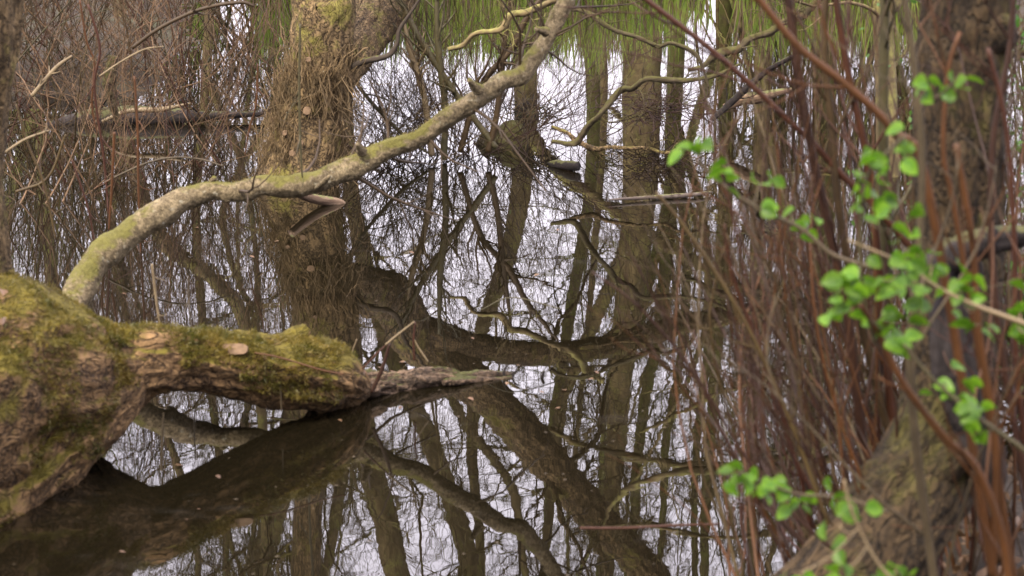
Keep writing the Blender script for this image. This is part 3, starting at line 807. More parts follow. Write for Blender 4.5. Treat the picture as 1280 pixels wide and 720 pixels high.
# left hand brush
left = [(30, 200, 9.2, 'grey brown brush at the left edge of the pond', 10), (85, 215, 9.0, 'brown brush in front of the dark floating log', 16), (140, 200, 9.4, 'reddish brush around the hanging mossy stub', 16),
        (195, 205, 9.6, 'brush of orange and brown shoots over the sunken log', 15), (250, 195, 10, 'thin brush between sunken log and willow', 14), (305, 190, 10.2, 'thin brush hugging the left side of the willow', 14),
        (60, 140, 12.6, 'dense thicket at the back left corner', 26), (150, 120, 13.0, 'dense olive thicket behind the hanging stub', 26), (235, 100, 13.5, 'pale thicket behind the sunken log', 18), (20, 120, 12.9, 'dark thicket in the top left corner', 24),
        (310, 95, 14, 'thin thicket behind the willow trunk', 14)]
for k, (px, py, D, lab, n) in enumerate(left):
    b = P(px, py, D); b[2] = max(0, float(ground_h(b[0], b[1])))
    back = D > 12
    tips = [b + np.array([rng.normal() * (.6 if back else .3), rng.normal() * .3, rng.uniform(.4, 3.2 if back else 1.15)]) for j in range(n + (12 if back else 0))]
    shrub(lab, b, tips, [T_scrub, T_brown, T_scrub, T_olive] if back else [T_scrub, T_brown, T_scrub, T_red, T_purple], 520 + k, r=(.002, .0045 if not back else .007), nt=7, group='brushwood on the left side of the pond',
          name='brushwood', twf=(.2, .5), spread=.22 if not back else .5, bow=.14, twr=.0013 if not back else .0022)
for k, (rows, w_, D, mt, lab) in enumerate([
    ([(110, 5), (125, 60), (118, 110), (130, 200), (138, 300)], 5, 8.6, T_red, 'tall thin reddish shoot left of the hanging stub'),
    ([(168, 95), (172, 160), (173, 230), (176, 320)], 5, 7.8, T_orange, 'straight orange brown shoot in front of the sunken log'),
    ([(143, 165), (140, 230), (136, 288)], 6, 7.6, T_orange, 'stout orange stem rising from the water left of the bend'),
    ([(322, 80), (320, 130), (312, 160), (306, 195)], 3.5, 8.6, T_orange, 'thin bright orange shoot just left of the willow'),
    ([(375, 30), (374, 120), (376, 190), (378, 222)], 5, 6.6, T_olive, 'dark straight shoot rising from the arched bough'),
    ([(100, 0), (108, 50), (118, 80), (115, 130), (122, 170)], 4, 8.8, T_orange, 'bent orange twig in the upper left brush'),
    ([(90, 200), (110, 260), (118, 305)], 4, 7.4, T_red, 'slanting reddish shoot near the bank at the left'),
    ([(0, 195), (30, 175), (62, 163)], 6, 6.6, T_tan, 'pale broken stick at the left edge'),
    ([(130, 228), (180, 205), (215, 197), (250, 199), (280, 208)], 4, 8.2, T_grey, 'long arched grey twig spanning above the bend'),
    ([(20, 240), (60, 222), (82, 168)], 6, 7.2, T_purple, 'forked pinkish dead branch at the left edge'),
    ([(165, 60), (200, 35), (250, 12), (300, 3), (318, 8)], 8, 8.2, T_brown, 'brown branch slanting across the top left'),
    ([(125, 95), (150, 78), (180, 62), (205, 58)], 4, 8.2, T_tan, 'tan twig crossing above the hanging stub'),
    ([(40, 120), (70, 85), (90, 70)], 9, 8.8, T_tan, 'short pale slanting dead stick in the brush at left'),
    ([(70, 300), (55, 230), (35, 180), (20, 130)], 5, 7.0, T_purple, 'purplish shoot leaning left near the mossy trunk'),
    ([(190, 330), (196, 380), (200, 408)], 5, 6.0, T_tan, 'bleached twig standing behind the mossy log'),
    ([(235, 345), (238, 400), (244, 420)], 3, 6.0, T_grey, 'grey twig standing behind the middle of the log')]):
    c = path([(a, b, w_ * .62, D) for a, b in rows]); c[-1, 3] *= .6
    mb = MB(); hero(mb, c, N=40, S=8, amp=.05, lump=.1, seed=k)
    a, ra = resample(c, 14)
    p1, r1 = spawn(a[None], ra[None], 5, np.random.default_rng(650 + k), ang=(.4, .9), lf=(.12, .3), rf=.5, rmin=.0016)
    mb.tubes(p1, r1, 4)
    tag(mb.build('bare_shoot', mt, loc=c[-1, :3]), lab, 'shoot')

# sunken dark log at left with a pale stick on it, hanging mossy stub
def single(name, label, cat, rows, mat, N=60, S=16, amp=.15, lump=.2, seed=0, kind='P', tw=0, twl=(.1, .3)):
    c = path(rows, kind)
    if name == 'bough':
        rg = np.random.default_rng(seed + 300)
        c = spline(c, 11); c[:, 3] *= .62 * rg.uniform(.8, 1.2, 11)
        c[1:-1, :3] += rg.normal(size=(9, 3)) * .012
        amp, lump = .3, .35
    mb = MB(); hero(mb, c, N=N, S=S, amp=amp, lump=lump, seed=seed)
    if tw:
        a, ra = resample(c, 16); rg = np.random.default_rng(seed + 900)
        p1, r1 = spawn(a[None], ra[None], tw, rg, ang=(.4, 1.2), lf=twl, rf=.26, rmin=.0016, wig=.34, K=10, taper=.2)
        p2, r2 = spawn(p1, r1, 6, rg, lf=(.3, .7), rmin=.0012, wig=.3, rf=.5)
        mb.tubes(p1, r1, 5).tubes(p2, r2, 4)
    return tag(mb.build(name, mat, loc=c[0, :3]), label, cat)

single('sunken_log', 'dark wet log lying in the water at the upper left', 'log', [(60, 158, 12, 11.3), (110, 150, 26, 11.4), (160, 146, 26, 11.4), (215, 146, 22, 11.4), (260, 145, 12, 11.4), (330, 142, 6, 11.5)], M_dark, seed=4, tw=10)
single('pale_stick', 'pale bent stick resting on the dark sunken log', 'branch', [(128, 152, 5, 11.0), (160, 139, 6, 11.0), (200, 137, 7, 11.0), (225, 132, 4, 11.0), (238, 129, 2, 11.0)], T_tan, S=8, seed=5)
single('hanging_stub', 'short mossy broken stub hanging over the sunken log', 'branch', [(142, 70, 12, 9.6), (138, 100, 16, 9.6), (140, 125, 13, 9.6), (145, 145, 7, 9.6), (150, 160, 3, 9.6)], M_mossb, amp=.3, lump=.35, seed=6, S=20)
single('sunken_branch', 'dark forked branch lying in the water behind the willow', 'branch', [(545, 178, 6, 10.8), (580, 182, 10, 10.7), (620, 184, 8, 10.6), (650, 180, 5, 10.6)], M_dark, seed=8, tw=6)
single('floating_log', 'short black floating log with a pale dot on its end', 'log', [(686, 204, 4, 9.9), (695, 205, 10, 9.85), (712, 207, 12, 9.75), (722, 208, 11, 9.7)], M_dark, seed=9, amp=.1)
p0 = P(717, 205, 9.62)
single('driftwood', 'grey weathered stick floating right of the middle', 'driftwood', [(760, 250, 2, 8.85), (790, 248, 4, 8.9), (830, 246, 6, 8.95), (870, 243, 5, 9.0), (888, 240, 3, 9.05)], M_drift, seed=10, tw=5, twl=(.05, .12))
single('cut_branch', 'pale lopped branch end at the water by the red stems', 'branch', [(905, 134, 8, 10.9), (930, 124, 14, 10.9), (950, 122, 14, 10.8), (972, 116, 9, 10.8), (990, 112, 5, 10.8)], M_peeled, seed=11, tw=2)
single('dark_branch', 'dark thin branch rising right from the lopped branch', 'branch', [(890, 150, 6, 10.6), (925, 118, 9, 10.6), (960, 88, 7, 10.5), (1000, 66, 5, 10.4)], M_dark, seed=12, tw=6)
single('bough', 'mossy horizontal bough right of the middle with upturned twigs', 'branch', [(690, 176, 7, 9.4), (712, 176, 12, 9.4), (742, 150, 11, 9.3), (772, 118, 12, 9.3), (800, 101, 12, 9.2), (850, 99, 11, 9.2), (890, 92, 8, 9.2), (925, 80, 4, 9.2)], M_mossb, N=90, S=16, seed=13, tw=16, twl=(.12, .35))
single('bough', 'gnarled tan bough below the top edge right of the arched bough', 'branch', [(690, 22, 9, 9.0), (725, 14, 8, 9.0), (742, 24, 9, 8.9), (770, 35, 10, 8.9), (800, 48, 9, 8.9), (850, 62, 8, 8.9), (874, 72, 7, 8.9), (886, 110, 4, 8.9)], M_mossb, N=90, S=14, seed=14, tw=18, twl=(.12, .4))
single('bough', 'thick olive bough crossing behind the arched bough near the top', 'branch', [(560, 62, 7, 9.6), (610, 40, 10, 9.6), (650, 20, 13, 9.6), (700, -5, 15, 9.6), (760, -50, 15, 9.6)], M_far, N=80, S=14, seed=15, tw=14, twl=(.15, .4))
single('bough', 'pale green lichen covered bough behind the red slanting stem', 'branch', [(860, 88, 5, 9.6), (890, 78, 13, 9.6), (925, 60, 15, 9.6), (960, 38, 14, 9.6), (1010, 15, 13, 9.6), (1060, -20, 12, 9.6)], M_mossb, N=80, S=16, seed=16, tw=16, twl=(.12, .35))
single('bough', 'dark low bough just above the water right of the middle', 'branch', [(690, 158, 5, 9.6), (715, 175, 9, 9.5), (740, 184, 9, 9.4), (790, 188, 8, 9.3), (850, 186, 6, 9.2), (910, 180, 3, 9.2)], M_willow, N=80, S=12, seed=17, tw=12, twl=(.12, .35))
single('bough', 'yellow mossy snag at the top right edge', 'branch', [(1238, 82, 8, 5.5), (1256, 74, 12, 5.5), (1275, 68, 11, 5.5), (1310, 60, 10, 5.5)], M_mossb, seed=18, tw=3)

# tangle of fine debris caught at the waterline
rng = np.random.default_rng(31)
for (px, py, D, s, lab) in ((820, 138, 10.8, .2, 'bird nest like tangle of dark twigs caught right of the middle'), (665, 140, 10.8, .1, 'small dark tangle of twigs above the low bough'), (963, 290, 7.6, .06, 'small black knot of twigs among the red stems')):
    c = P(px, py, D)
    n = 120
    p = c + rng.normal(size=(n, 3)) * s * np.array([.7, .4, .25]); d = norm(rng.normal(size=(n, 3)) * [1, 1, .5]); K = 6; q = [p]
    for k in range(K - 1):
        q.append(q[-1] + d * s * .22); d = norm(d + rng.normal(size=(n, 3)) * .35)
    tag(MB().tubes(np.stack(q, 1), np.full((n, K), .0025), 4).build('twig_tangle', T_dred if s > .1 else M_dark, loc=c), lab, 'twig tangle')

# sticks poking from the log and around it
for k, (rows, w_, D, mt, lab) in enumerate([
    ([(465, 490), (478, 460), (487, 430)], 7, 5.55, T_dred, 'dark stick poking up from the log end'),
    ([(482, 431), (500, 416), (518, 402)], 4, 5.55, T_tan, 'tan twig end branching off the dark stick'),
    ([(453, 461), (468, 445), (484, 430)], 3.5, 5.55, T_red, 'reddish twig bent down from the dark stick to the log'),
    ([(518, 450), (517, 425), (519, 403)], 4, 5.75, T_red, 'upright reddish twig on the rotten log tip'),
    ([(535, 452), (524, 436), (518, 425)], 3, 5.75, T_tan, 'pale twig propped on the rotten log tip'),
    ([(433, 455), (440, 440), (446, 424)], 2.5, 5.65, T_tan, 'thin pale twig on the end of the mossy log'),
    ([(352, 515), (351, 495), (350, 470)], 2.2, 5.35, T_grey, 'thin grey twig hanging before the dark side of the log'),
    ([(632, 475), (630, 466), (634, 456)], 5, 5.9, M_dark, 'left most black stub poking from the water past the log'),
    ([(640, 500), (641, 470), (648, 462)], 4, 5.9, M_dark, 'second black stub poking from the water past the log'),
    ([(678, 484), (677, 474), (680, 464)], 7, 5.9, M_dark, 'stubby black snag alone in the water right of the log'),
    ([(318, 441), (350, 447), (400, 462), (430, 468)], 3.2, 5.3, T_orange, 'long orange twig lying along the mossy log'),
    ([(725, 660), (780, 660), (840, 657), (900, 655)], 5, 4.2, T_red, 'thin red stem reaching over the water at the bottom middle'),
    ([(600, 388), (640, 372), (700, 386)], 2.2, 6.3, T_olive, 'fine olive twig hanging over the middle of the pond')]):
    c = path([(a, b, w_ * .7, D) for a, b in rows]); c[-1, 3] *= .7
    mb = MB(); hero(mb, c, N=30, S=8, amp=.08, lump=.15, seed=k + 40)
    tag(mb.build('stick', mt, loc=c[0, :3]), lab, 'stick')

# ------------------------------------------------------------------ foreground: red stems at the right
rng = np.random.default_rng(55)
heroes = [
    ([(1180, 380), (1040, 205), (985, 150), (930, 98), (880, 55), (800, -6), (740, -50)], 10, 3.9, T_red, 'long red brown stem slanting to the top middle'),
    ([(1165, 260), (1120, 168), (1060, 108), (1000, 60), (950, 0), (920, -40)], 14, 2.9, T_orange, 'orange brown stem slanting up left in front of the upright ones'),
    ([(1085, 600), (1060, 400), (1035, 280), (1015, 190), (1000, 100), (985, 0), (980, -60)], 15, 3.8, T_dred, 'thick dark red stem nearly upright'),
    ([(1120, 560), (1105, 400), (1085, 210), (1062, 100), (1045, 0), (1040, -60)], 13, 3.9, T_red, 'thick red stem right of the dark red one'),
    ([(1110, 480), (1107, 300), (1104, 150), (1106, 0), (1106, -60)], 19, 4.0, T_olive, 'thick olive upright stem'),
    ([(1140, 500), (1150, 300), (1152, 180), (1140, 60), (1125, -40)], 13, 2.8, T_grey, 'grey green stem crossing the right trunk edge'),
    ([(1262, 760), (1255, 680), (1222, 588), (1180, 545), (1130, 480), (1095, 410), (1075, 380)], 13, 2.6, T_orange, 'bright orange stem curving up in front at the lower right'),
    ([(1160, 350), (1148, 270), (1150, 180), (1165, 60), (1172, -40)], 22, 3.9, T_brown, 'broad brown stem beside the right trunk'),
    ([(1010, 640), (985, 540), (950, 440), (915, 340), (905, 280)], 7, 3.6, T_red, 'thin red stem leaning left over the water'),
    ([(1240, 720), (1245, 560), (1225, 420), (1215, 300), (1195, 180)], 13, 2.9, T_orange, 'brown orange stem before the dark shadow shape'),
    ([(1075, 760), (1030, 640), (985, 520), (930, 400), (860, 290), (820, 240)], 7, 3.4, T_purple, 'long purplish stem reaching left over the pond'),
    ([(1080, 720), (960, 610), (870, 470), (800, 385), (740, 340)], 5, 3.3, T_dred, 'very thin dark stem reaching far left over the pond'),
    ([(1060, 330), (1040, 160), (1030, 60), (1035, -40)], 13, 3.9, T_brown, 'dim brown upright stem'),
    ([(1250, 420), (1240, 200), (1262, 60), (1270, -50)], 11, 3.3, T_dred, 'dark stem along the right edge of the trunk'),
    ([(1275, 500), (1268, 300), (1258, 160), (1235, 60)], 9, 3.1, T_red, 'reddish stem near the right edge'),
    ([(1200, 300), (1180, 200), (1185, 90), (1200, 40)], 9, 3.0, T_orange, 'short orange stem over the upper right trunk')]
for k, (rows, w_, D, mt, lab) in enumerate(heroes):
    if rows[0][1] < 700: rows = [(rows[0][0] + (740 - rows[0][1]) * .22, 700 if D > 3.7 else 800 if D > 3 else 900)] + rows
    c = path([(a, b, w_ * .8, D) for a, b in rows]); c[:, 3] *= np.linspace(1.1, .75, len(c))
    t = thing('tall_stem', lab, 'stem', c[0, :3], 'tall stems in the right foreground')
    mb = MB(); hero(mb, c, N=70, S=12, amp=.05, lump=.10, seed=k + 60); mb.build('stem', mt, t)
    a, ra = resample(c, 16)
    p1, r1 = spawn(a[None], ra[None], 7, rng, ang=(.25, .8), lf=(.15, .4), rf=.45, rmin=.0016, wig=.1)
    p2, r2 = spawn(p1, r1, 2, rng, lf=(.3, .6), rmin=.0013, wig=.1)
    put_twigs(p1, r1, p2, r2, mt, t)

# fans of thinner stems
fans = [((1130, 800), 3.9, [(980, -20), (1010, 60), (1040, -40), (960, 150), (925, 230), (1075, 20), (890, 330), (1005, 10), (940, 60), (900, 180), (1060, 160), (870, 250), (915, 120), (1020, 120)], 'fan of red stems rooted at the bottom right'),
        ((1200, 790), 4.0, [(1180, -20), (1230, 30), (1150, 100), (1090, 60), (1130, -40), (1260, 0), (1060, 200), (1030, 90), (1200, 120), (1100, 180), (1245, 210), (1010, 260)], 'fan of brown stems in front of the leaning trunk'),
        ((1050, 800), 3.5, [(930, 60), (905, 150), (955, -10), (880, 260), (990, 40), (850, 330), (915, 210), (970, 140), (895, 90), (940, 330), (1000, 200), (860, 180), (830, 390)], 'fan of thin stems leaning over the water'),
        ((1270, 780), 3.9, [(1265, -20), (1240, 60), (1280, 40), (1200, 10), (1160, 150), (1255, 160), (1290, 120), (1215, 230), (1300, -10)], 'fan of dark stems at the right edge'),
        ((1100, 760), 4.4, [(1000, -10), (960, 40), (1025, 60), (1060, -20), (985, 160), (930, 190), (1045, 140), (900, 300), (1080, 40), (1010, 250), (950, 280), (1095, -30)], 'fan of slender stems behind the others'),
        ((1010, 790), 3.8, [(880, 400), (905, 330), (930, 420), (860, 470), (950, 380), (975, 300), (890, 520), (840, 430), (920, 260)], 'low fan of arching stems at the water edge'),
        ((1120, 745), 3.5, [(820, 260), (850, 330), (900, 270), (870, 210), (930, 300), (890, 150), (945, 200), (915, 360), (960, 120), (985, 230), (840, 400), (975, 310)], 'fan of dark red stems leaning far left')]
for k, ((bx, by), D, tips, lab) in enumerate(fans):
    b = P(bx, by, D); b[2] = max(b[2], .02)
    n2 = []
    for (tx, ty) in tips:
        for rep in range(1 if k in (2, 4, 5) else 2):
            n2.append(P(tx + rng.normal() * 26, ty + rng.normal() * 40, D + rng.uniform(-.15, .8)))
    shrub(lab, b, n2, [T_red, T_dred, T_brown, T_dred, T_purple, T_orange], 700 + k, r=(.002, .0048), nt=4, group='fans of stems in the right foreground', name='stem_clump', spread=.16, bow=.07, twf=(.2, .4), twr=.0010, stemS=8, tang=(.2, .55))

# leafy sprigs ------------------------------------------------------
def leaf_mesh(s=.04):
    """pleated, pointed oval leaf lying along +x"""
    mb = MB(); n = 9; V = []; 
    for i in range(n):
        t = i / (n - 1)
        w_ = s * .40 * math.sin(math.pi * min(1, t ** .75)) ** .8 + .0003
        z = -.18 * s * t * t
        for j, v in enumerate((-1, -.5, 0, .5, 1)):
            V.append((s * t, v * w_, z + abs(v) * w_ * .35 + (.012 * s * (i % 2))))
    Q = [(i * 5 + j, (i + 1) * 5 + j, (i + 1) * 5 + j + 1, i * 5 + j + 1) for i in range(n - 1) for j in range(4)]
    return mb.add(V, Q)

leaf0 = leaf_mesh(.031).build('leaf', L_green); leafme = leaf0.data; bpy.data.objects.remove(leaf0)
sprigs = [
    ([(1090, 335), (1040, 318), (1000, 285), (950, 262), (905, 232), (870, 200)], 7, 2.8, T_grey, [(872, 188, 3), (908, 222, 3), (950, 228, 2), (948, 256, 1), (1000, 278, 3)], 'leafy sprig reaching furthest left over the pond'),
    ([(1095, 430), (1080, 370), (1075, 290), (1085, 220), (1130, 170)], 5, 2.6, T_olive, [(1140, 172, 2), (1075, 205, 4), (1100, 212, 3), (1080, 245, 4), (1110, 262, 3), (1130, 285, 2), (1065, 350, 5), (1050, 380, 4), (1095, 395, 4), (1120, 405, 4), (1078, 345, 3), (1110, 425, 3)], 'densest leafy sprig left of the right hand trunk'),
    ([(1290, 408), (1255, 395), (1215, 380), (1170, 358), (1130, 330), (1060, 300)], 7, 2.6, T_tan, [(1125, 340, 4), (1165, 332, 4), (1205, 350, 4), (1205, 380, 3), (1272, 382, 3), (1150, 368, 3), (1218, 405, 2), (1272, 408, 3), (1100, 350, 4), (1135, 310, 2)], 'leafy sprig coming in from the right edge'),
    ([(1300, 580), (1270, 555), (1220, 520), (1175, 482), (1145, 450), (1130, 430)], 7, 2.5, T_olive, [(1180, 474, 3), (1195, 492, 3), (1218, 505, 3), (1218, 536, 2)], 'sprig with four leaf tufts before the dark shadow shape'),
    ([(1110, 640), (1050, 622), (1000, 618), (960, 605), (925, 590)], 5, 2.6, T_grey, [(924, 592, 3), (950, 600, 3), (972, 606, 3), (1006, 628, 3)], 'low leafy sprig over the water at the lower right'),
    ([(1130, 740), (1095, 700), (1065, 640), (1055, 600)], 5, 2.4, T_tan, [(1066, 630, 3), (1048, 655, 2), (1050, 712, 3), (1120, 712, 4), (1000, 716, 2), (1095, 725, 2)], 'leafy sprig at the bottom edge'),
    ([(1150, 135), (1180, 115), (1205, 90)], 3, 2.7, T_brown, [(1168, 115, 3), (1203, 95, 2)], 'small leaf pair high on the right hand trunk')]
rng = np.random.default_rng(99)
from mathutils import Euler
for rows, w_, D, mt, leaves, lab in sprigs:
    c = path([(a, b, w_, D) for a, b in rows]); c[:, 3] *= np.linspace(1, .45, len(c))
    t = thing('leafy_sprig', lab, 'sprig', c[0, :3], 'leafy sprigs in the right foreground')
    mb = MB(); hero(mb, c, N=50, S=8, amp=.04, lump=.08, seed=int(rows[0][0]))
    a, ra = resample(c, 40)
    ls = []
    for (lx, ly, n) in leaves:
        p = P(lx, ly, D + rng.uniform(-.08, .08))
        j = np.argmin(np.linalg.norm(a - p, axis=1))
        q = np.stack([a[j] * (1 - s) + p * s + np.array([0, 0, -.01 * math.sin(s * 3.14)]) for s in np.linspace(0, 1, 6)])
        mb.tubes(q[None], np.full((1, 6), .0011), 5)
        for r_ in range(int(n * 1.7 + 1)):
            ls.append((p + rng.normal(size=3) * .011, r_))
    mb.build('stem', mt, t)
    for p, r_ in ls:
        o = bpy.data.objects.new('leaf', leafme); COL.objects.link(o)
        o.parent = t; o.location = p - WORLD[t.name]
        o.rotation_euler = (rng.uniform(.2, 1.2) * rng.choice([-1, 1]), rng.uniform(-.2, .7), rng.uniform(0, TAU))
        s = rng.uniform(.65, 1.05); o.scale = (s, s, s)

# green hedge shrub at the right edge
rng = np.random.default_rng(14)
c = P(1275, 190, 5.4)
t = thing('leafy_bush', 'green small leaved bush at the right edge behind the trunk', 'bush', np.array([c[0] + .1, c[1], 0]))
tips = np.array([c + rng.normal(size=3) * [.16, .3, .4] for _ in range(110)])
ps = [stem_from(np.array([c[0] + .1, c[1], -.02]), tp, .005, rng) for tp in tips]
pp = np.array([q[0] for q in ps]); rr = np.array([q[1] for q in ps])
a1, b1 = spawn(pp, rr, 6, rng, lf=(.15, .35), rmin=.0015)
MB().tubes(pp, rr, 5).tubes(a1, b1, 4).build('stems', T_brown, t)
leaf_cloud(a1[:, 2:].reshape(-1, 3) + rng.normal(size=(a1.shape[0] * 4, 3)) * .015, rng, .028).build('foliage', L_hedge, t)['kind'] = 'stuff'

# unseen bushes added on the near bank to block light from the low sky
for k, (bx, by, bw, bh) in enumerate([(-6.2, -1.5, 1.6, 3.2), (-3.4, -4.6, 1.7, 3.0), (0, -5.6, 1.9, 3.4), (3.2, -4.4, 1.7, 3.6), (5.6, -1.2, 1.6, 3.8), (6.6, 2.6, 1.6, 3.8), (-7.0, 2.6, 1.5, 3.0)]):
    rg = np.random.default_rng(1800 + k)
    b = np.array([bx, by, float(ground_h(bx, by))])
    t = thing('sky_block_bush', 'unseen evergreen bush added behind the viewer to block low sky light', 'bush', b, 'unseen bushes added to block low light')
    ps = [stem_from(b, b + np.array([rg.normal() * bw * .6, rg.normal() * bw * .6, bh * rg.uniform(.5, 1.05)]), .02, rg) for _ in range(30)]
    pp = np.array([q[0] for q in ps]); rr = np.array([q[1] for q in ps])
    a1, b1 = spawn(pp, rr, 8, rg, lf=(.15, .35))
    MB().tubes(pp, rr, 5).tubes(a1, b1, 3).build('stems', T_brown, t)
    pl = np.repeat(a1.reshape(-1, 3), 6, 0); leaf_cloud(pl + rg.normal(size=pl.shape) * .12, rg, .10).build('foliage', L_ivy, t)['kind'] = 'stuff'

# ------------------------------------------------------------------ reeds on the far shore
rng = np.random.default_rng(66)
n = 22000
x = rng.uniform(-7.5, 8.5, n); y = 21.2 + rng.uniform(0, 2.6, n) ** 1.2
dens = fbm(np.stack([x * 1.3, y * .4, 0 * x], -1), 90, 3)
keep = (dens > -.3) & (x > -6.5); x, y = x[keep], y[keep]; n = len(x)
hgt = rng.uniform(.2, 1.0, n) * (.85 + .5 * np.clip(fbm(np.stack([x, y, 0 * x], -1), 91, 2), -1, 1))
base = np.stack([x, y, np.maximum(ground_h(x, y), -.05)], 1)
d = norm(np.stack([rng.normal(size=n) * .10, rng.normal(size=n) * .10, np.ones(n)], 1)); q = [base]
for k in range(4):
    q.append(q[-1] + d * (hgt / 4)[:, None]); d = norm(d + rng.normal(size=(n, 3)) * [.09, .09, 0])
q = np.stack(q, 1)
wv = norm(np.stack([rng.normal(size=n), rng.normal(size=n) * .5, 0 * x], 1))[:, None, :] * (np.array([.007, .009, .008, .005, .0008])[None, :, None])
V = np.stack([q - wv, q + wv], 2)
bI = (np.arange(n) * 10)[:, None]; kk = (np.arange(4) * 2)[None, :]
Q = np.stack([bI + kk, bI + kk + 1, bI + kk + 3, bI + kk + 2], -1)
old = rng.uniform(size=n) < .3
def sub(msk, nm, mt, lab):
    W_ = V[msk]; m_ = len(W_); b_ = (np.arange(m_) * 10)[:, None]
    o = MB().add(W_, np.stack([b_ + kk, b_ + kk + 1, b_ + kk + 3, b_ + kk + 2], -1)).build(nm, mt)
    o['kind'] = 'stuff'; tag(o, lab, 'reeds')
sub(~old, 'reeds', L_reed, 'bright green reeds along the far shore')
sub(old, 'dead_reeds', T_tan, 'straw coloured dead reeds among the green ones')

# ------------------------------------------------------------------ litter on the bank, flecks floating, dead leaves
rng = np.random.default_rng(67)
n = 9000
x = rng.uniform(.2, 2.6, n); y = rng.uniform(1.2, 5.4, n); z = ground_h(x, y); k_ = z > .01
leaf_cloud(np.stack([x, y, z + .01], 1)[k_], rng, .035).build('leaf_litter', L_litter)
o = bpy.data.objects['leaf_litter']; o['kind'] = 'stuff'; tag(o, 'brown leaf litter on the bank under the red stems', 'leaf litter')
n = 5200
x = rng.uniform(-3, 3, n); y = rng.uniform(4, 14, n)
cl = fbm(np.stack([x * .9, y * .5, 0 * x], -1), 95, 3) > .0
x, y = x[cl], y[cl]; n = len(x)
a = rng.uniform(0, TAU, n); l = .0018 + .007 * rng.uniform(0, 1, n) ** 4; 
dx, dy = np.cos(a) * l, np.sin(a) * l
V = np.stack([np.stack([x - dx, y - dy, 0 * x + .003], 1), np.stack([x + dy * .5, y - dx * .5, 0 * x + .004], 1), np.stack([x + dx, y + dy, 0 * x + .003], 1), np.stack([x - dy * .5, y + dx * .5, 0 * x + .004], 1)], 1)
o = MB().add(V, np.arange(n * 4).reshape(-1, 4)).build('floating_flecks', T_grey); o['kind'] = 'stuff'; tag(o, 'pale bud scales and flecks floating on the pond', 'floating debris')
litterme = leafme.copy(); litterme.materials.clear(); litterme.materials.append(L_litter)
for k, (px, py, D, lab) in enumerate([(3, 362, 4.6, 'upper pinkish dead leaf on the mossy trunk'), (2, 398, 4.6, 'lower pinkish dead leaf on the mossy trunk'), (170, 412, 5.2, 'dead leaf on the top of the mossy log near its root'),
                                      (452, 462, 5.6, 'dead leaf at the end of the mossy log'), (425, 458, 5.55, 'curled dead leaf behind the mossy log end')]):
    p = P(px, py, D)
    o = bpy.data.objects.new('dead_leaf', leafme.copy()); COL.objects.link(o); o.data.materials.clear(); o.data.materials.append(L_dead)
    o.location = p; o.rotation_euler = (rng.uniform(-.5, .5), rng.uniform(-.3, .8), rng.uniform(0, 6)); o.scale = (.9, .9, .9)
    tag(o, lab, 'dead leaf')

rng = np.random.default_rng(123)
for k in range(34):
    px, py = rng.uniform(120, 960), rng.uniform(215, 700)
    D = 1.7 / math.tan(PITCH + math.atan((py - 360) / FPX))
    if k < 16: px, py = rng.uniform(430, 760), rng.uniform(440, 520); D = 1.7 / math.tan(PITCH + math.atan((py - 360) / FPX))
    p = P(px, py, D); p[2] = .004
    o = bpy.data.objects.new('floating_leaf', bpy.data.objects['dead_leaf'].data if k % 3 else litterme); COL.objects.link(o)
    o.location = p; o.rotation_euler = (0, .12, rng.uniform(0, 6)); q_ = rng.uniform(.4, .95); o.scale = (q_, q_ * .8, q_ * .5)
    tag(o, 'small brown dead leaf floating flat on the dark pond', 'dead leaf', 'dead leaves floating on the pond')

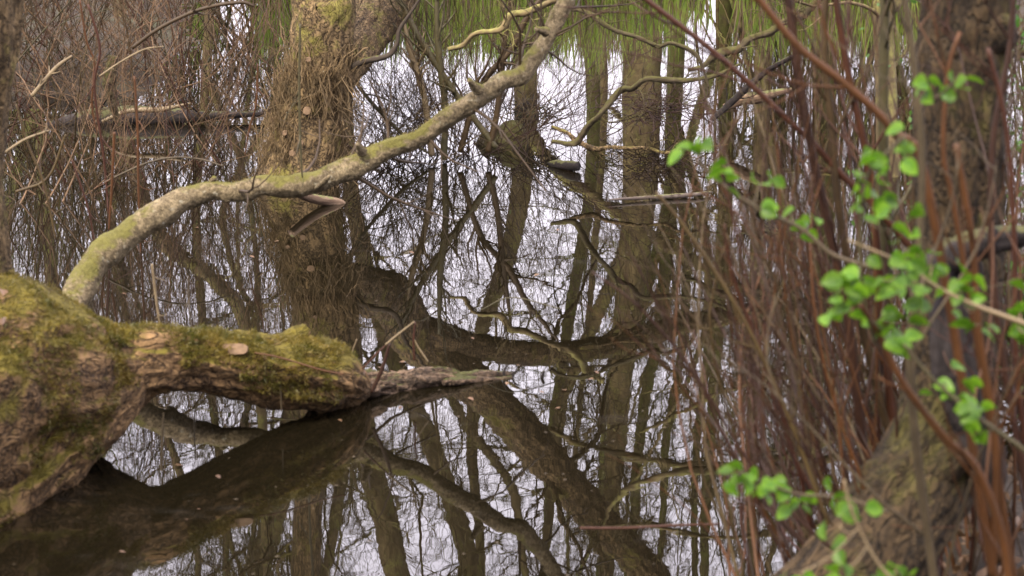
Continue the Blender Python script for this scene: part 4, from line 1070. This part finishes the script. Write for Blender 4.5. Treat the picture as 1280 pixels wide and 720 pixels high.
# ------------------------------------------------------------------ light
SUN_EL, SUN_AZ = math.radians(52), math.radians(215)      # azimuth from +Y, clockwise: behind the camera, to the left
sd = bpy.data.lights.new('sun', 'SUN'); sd.energy = 3.2; sd.angle = math.radians(9); sd.color = (1, .88, .70)
so = bpy.data.objects.new('sun', sd); COL.objects.link(so)
dirv = Vector((math.sin(SUN_AZ) * math.cos(SUN_EL), math.cos(SUN_AZ) * math.cos(SUN_EL), math.sin(SUN_EL)))
so.rotation_euler = dirv.to_track_quat('Z', 'Y').to_euler(); so.location = (0, 0, 20)

wd = bpy.data.worlds.new('World'); SC.world = wd; wd.use_nodes = True
nt = wd.node_tree
for n_ in list(nt.nodes): nt.nodes.remove(n_)
wo = nd(nt, 'ShaderNodeOutputWorld'); bg = nd(nt, 'ShaderNodeBackground'); bg.inputs[1].default_value = .12
sky = nd(nt, 'ShaderNodeTexSky', sky_type='NISHITA'); sky.sun_disc = False
sky.sun_elevation = SUN_EL; sky.sun_rotation = SUN_AZ; sky.dust_density = 4
tcw = nd(nt, 'ShaderNodeTexCoord')
cl = noise(nt, mapping(nt, tcw.outputs['Generated'], (1, 1, 2.5)), 2.2, 5, .55)
cloud = mixc(nt, ramp(nt, cl, [(.35, 0), (.65, 1)]), (13.2, 12.2, 13.8), (16.5, 15.3, 17.0))
sxyz = nd(nt, 'ShaderNodeSeparateXYZ'); nt.links.new(tcw.outputs['Generated'], sxyz.inputs[0])
grad = ramp(nt, sxyz.outputs['Z'], [(0.0, .55), (.12, .74), (.35, 1.0), (1.0, 1.0)])       # overcast sky: darker towards the horizon
nt.links.new(mixc(nt, 1.0, mixc(nt, .88, sky.outputs[0], cloud), grad, 'MULTIPLY'), bg.inputs[0])
nt.links.new(bg.outputs[0], wo.inputs[0])

# ------------------------------------------------------------------ camera
cd = bpy.data.cameras.new('camera'); cd.sensor_width = 36; cd.lens = FPX / 1280 * 36
cd.clip_start = .05; cd.clip_end = 2000
cd.dof.use_dof = True; cd.dof.focus_distance = 16; cd.dof.aperture_fstop = 7.2
co = bpy.data.objects.new('camera', cd); COL.objects.link(co)
co.location = (0, 0, CAM_H); co.rotation_euler = (math.pi / 2 - PITCH, 0, 0)
SC.camera = co
SC.view_settings.view_transform = 'Standard'; SC.view_settings.look = 'None'; SC.view_settings.gamma = 1
SC.view_settings.exposure = 1.25
SC.cycles.max_bounces = 6; SC.cycles.diffuse_bounces = 2; SC.cycles.glossy_bounces = 3; SC.cycles.caustics_reflective = False
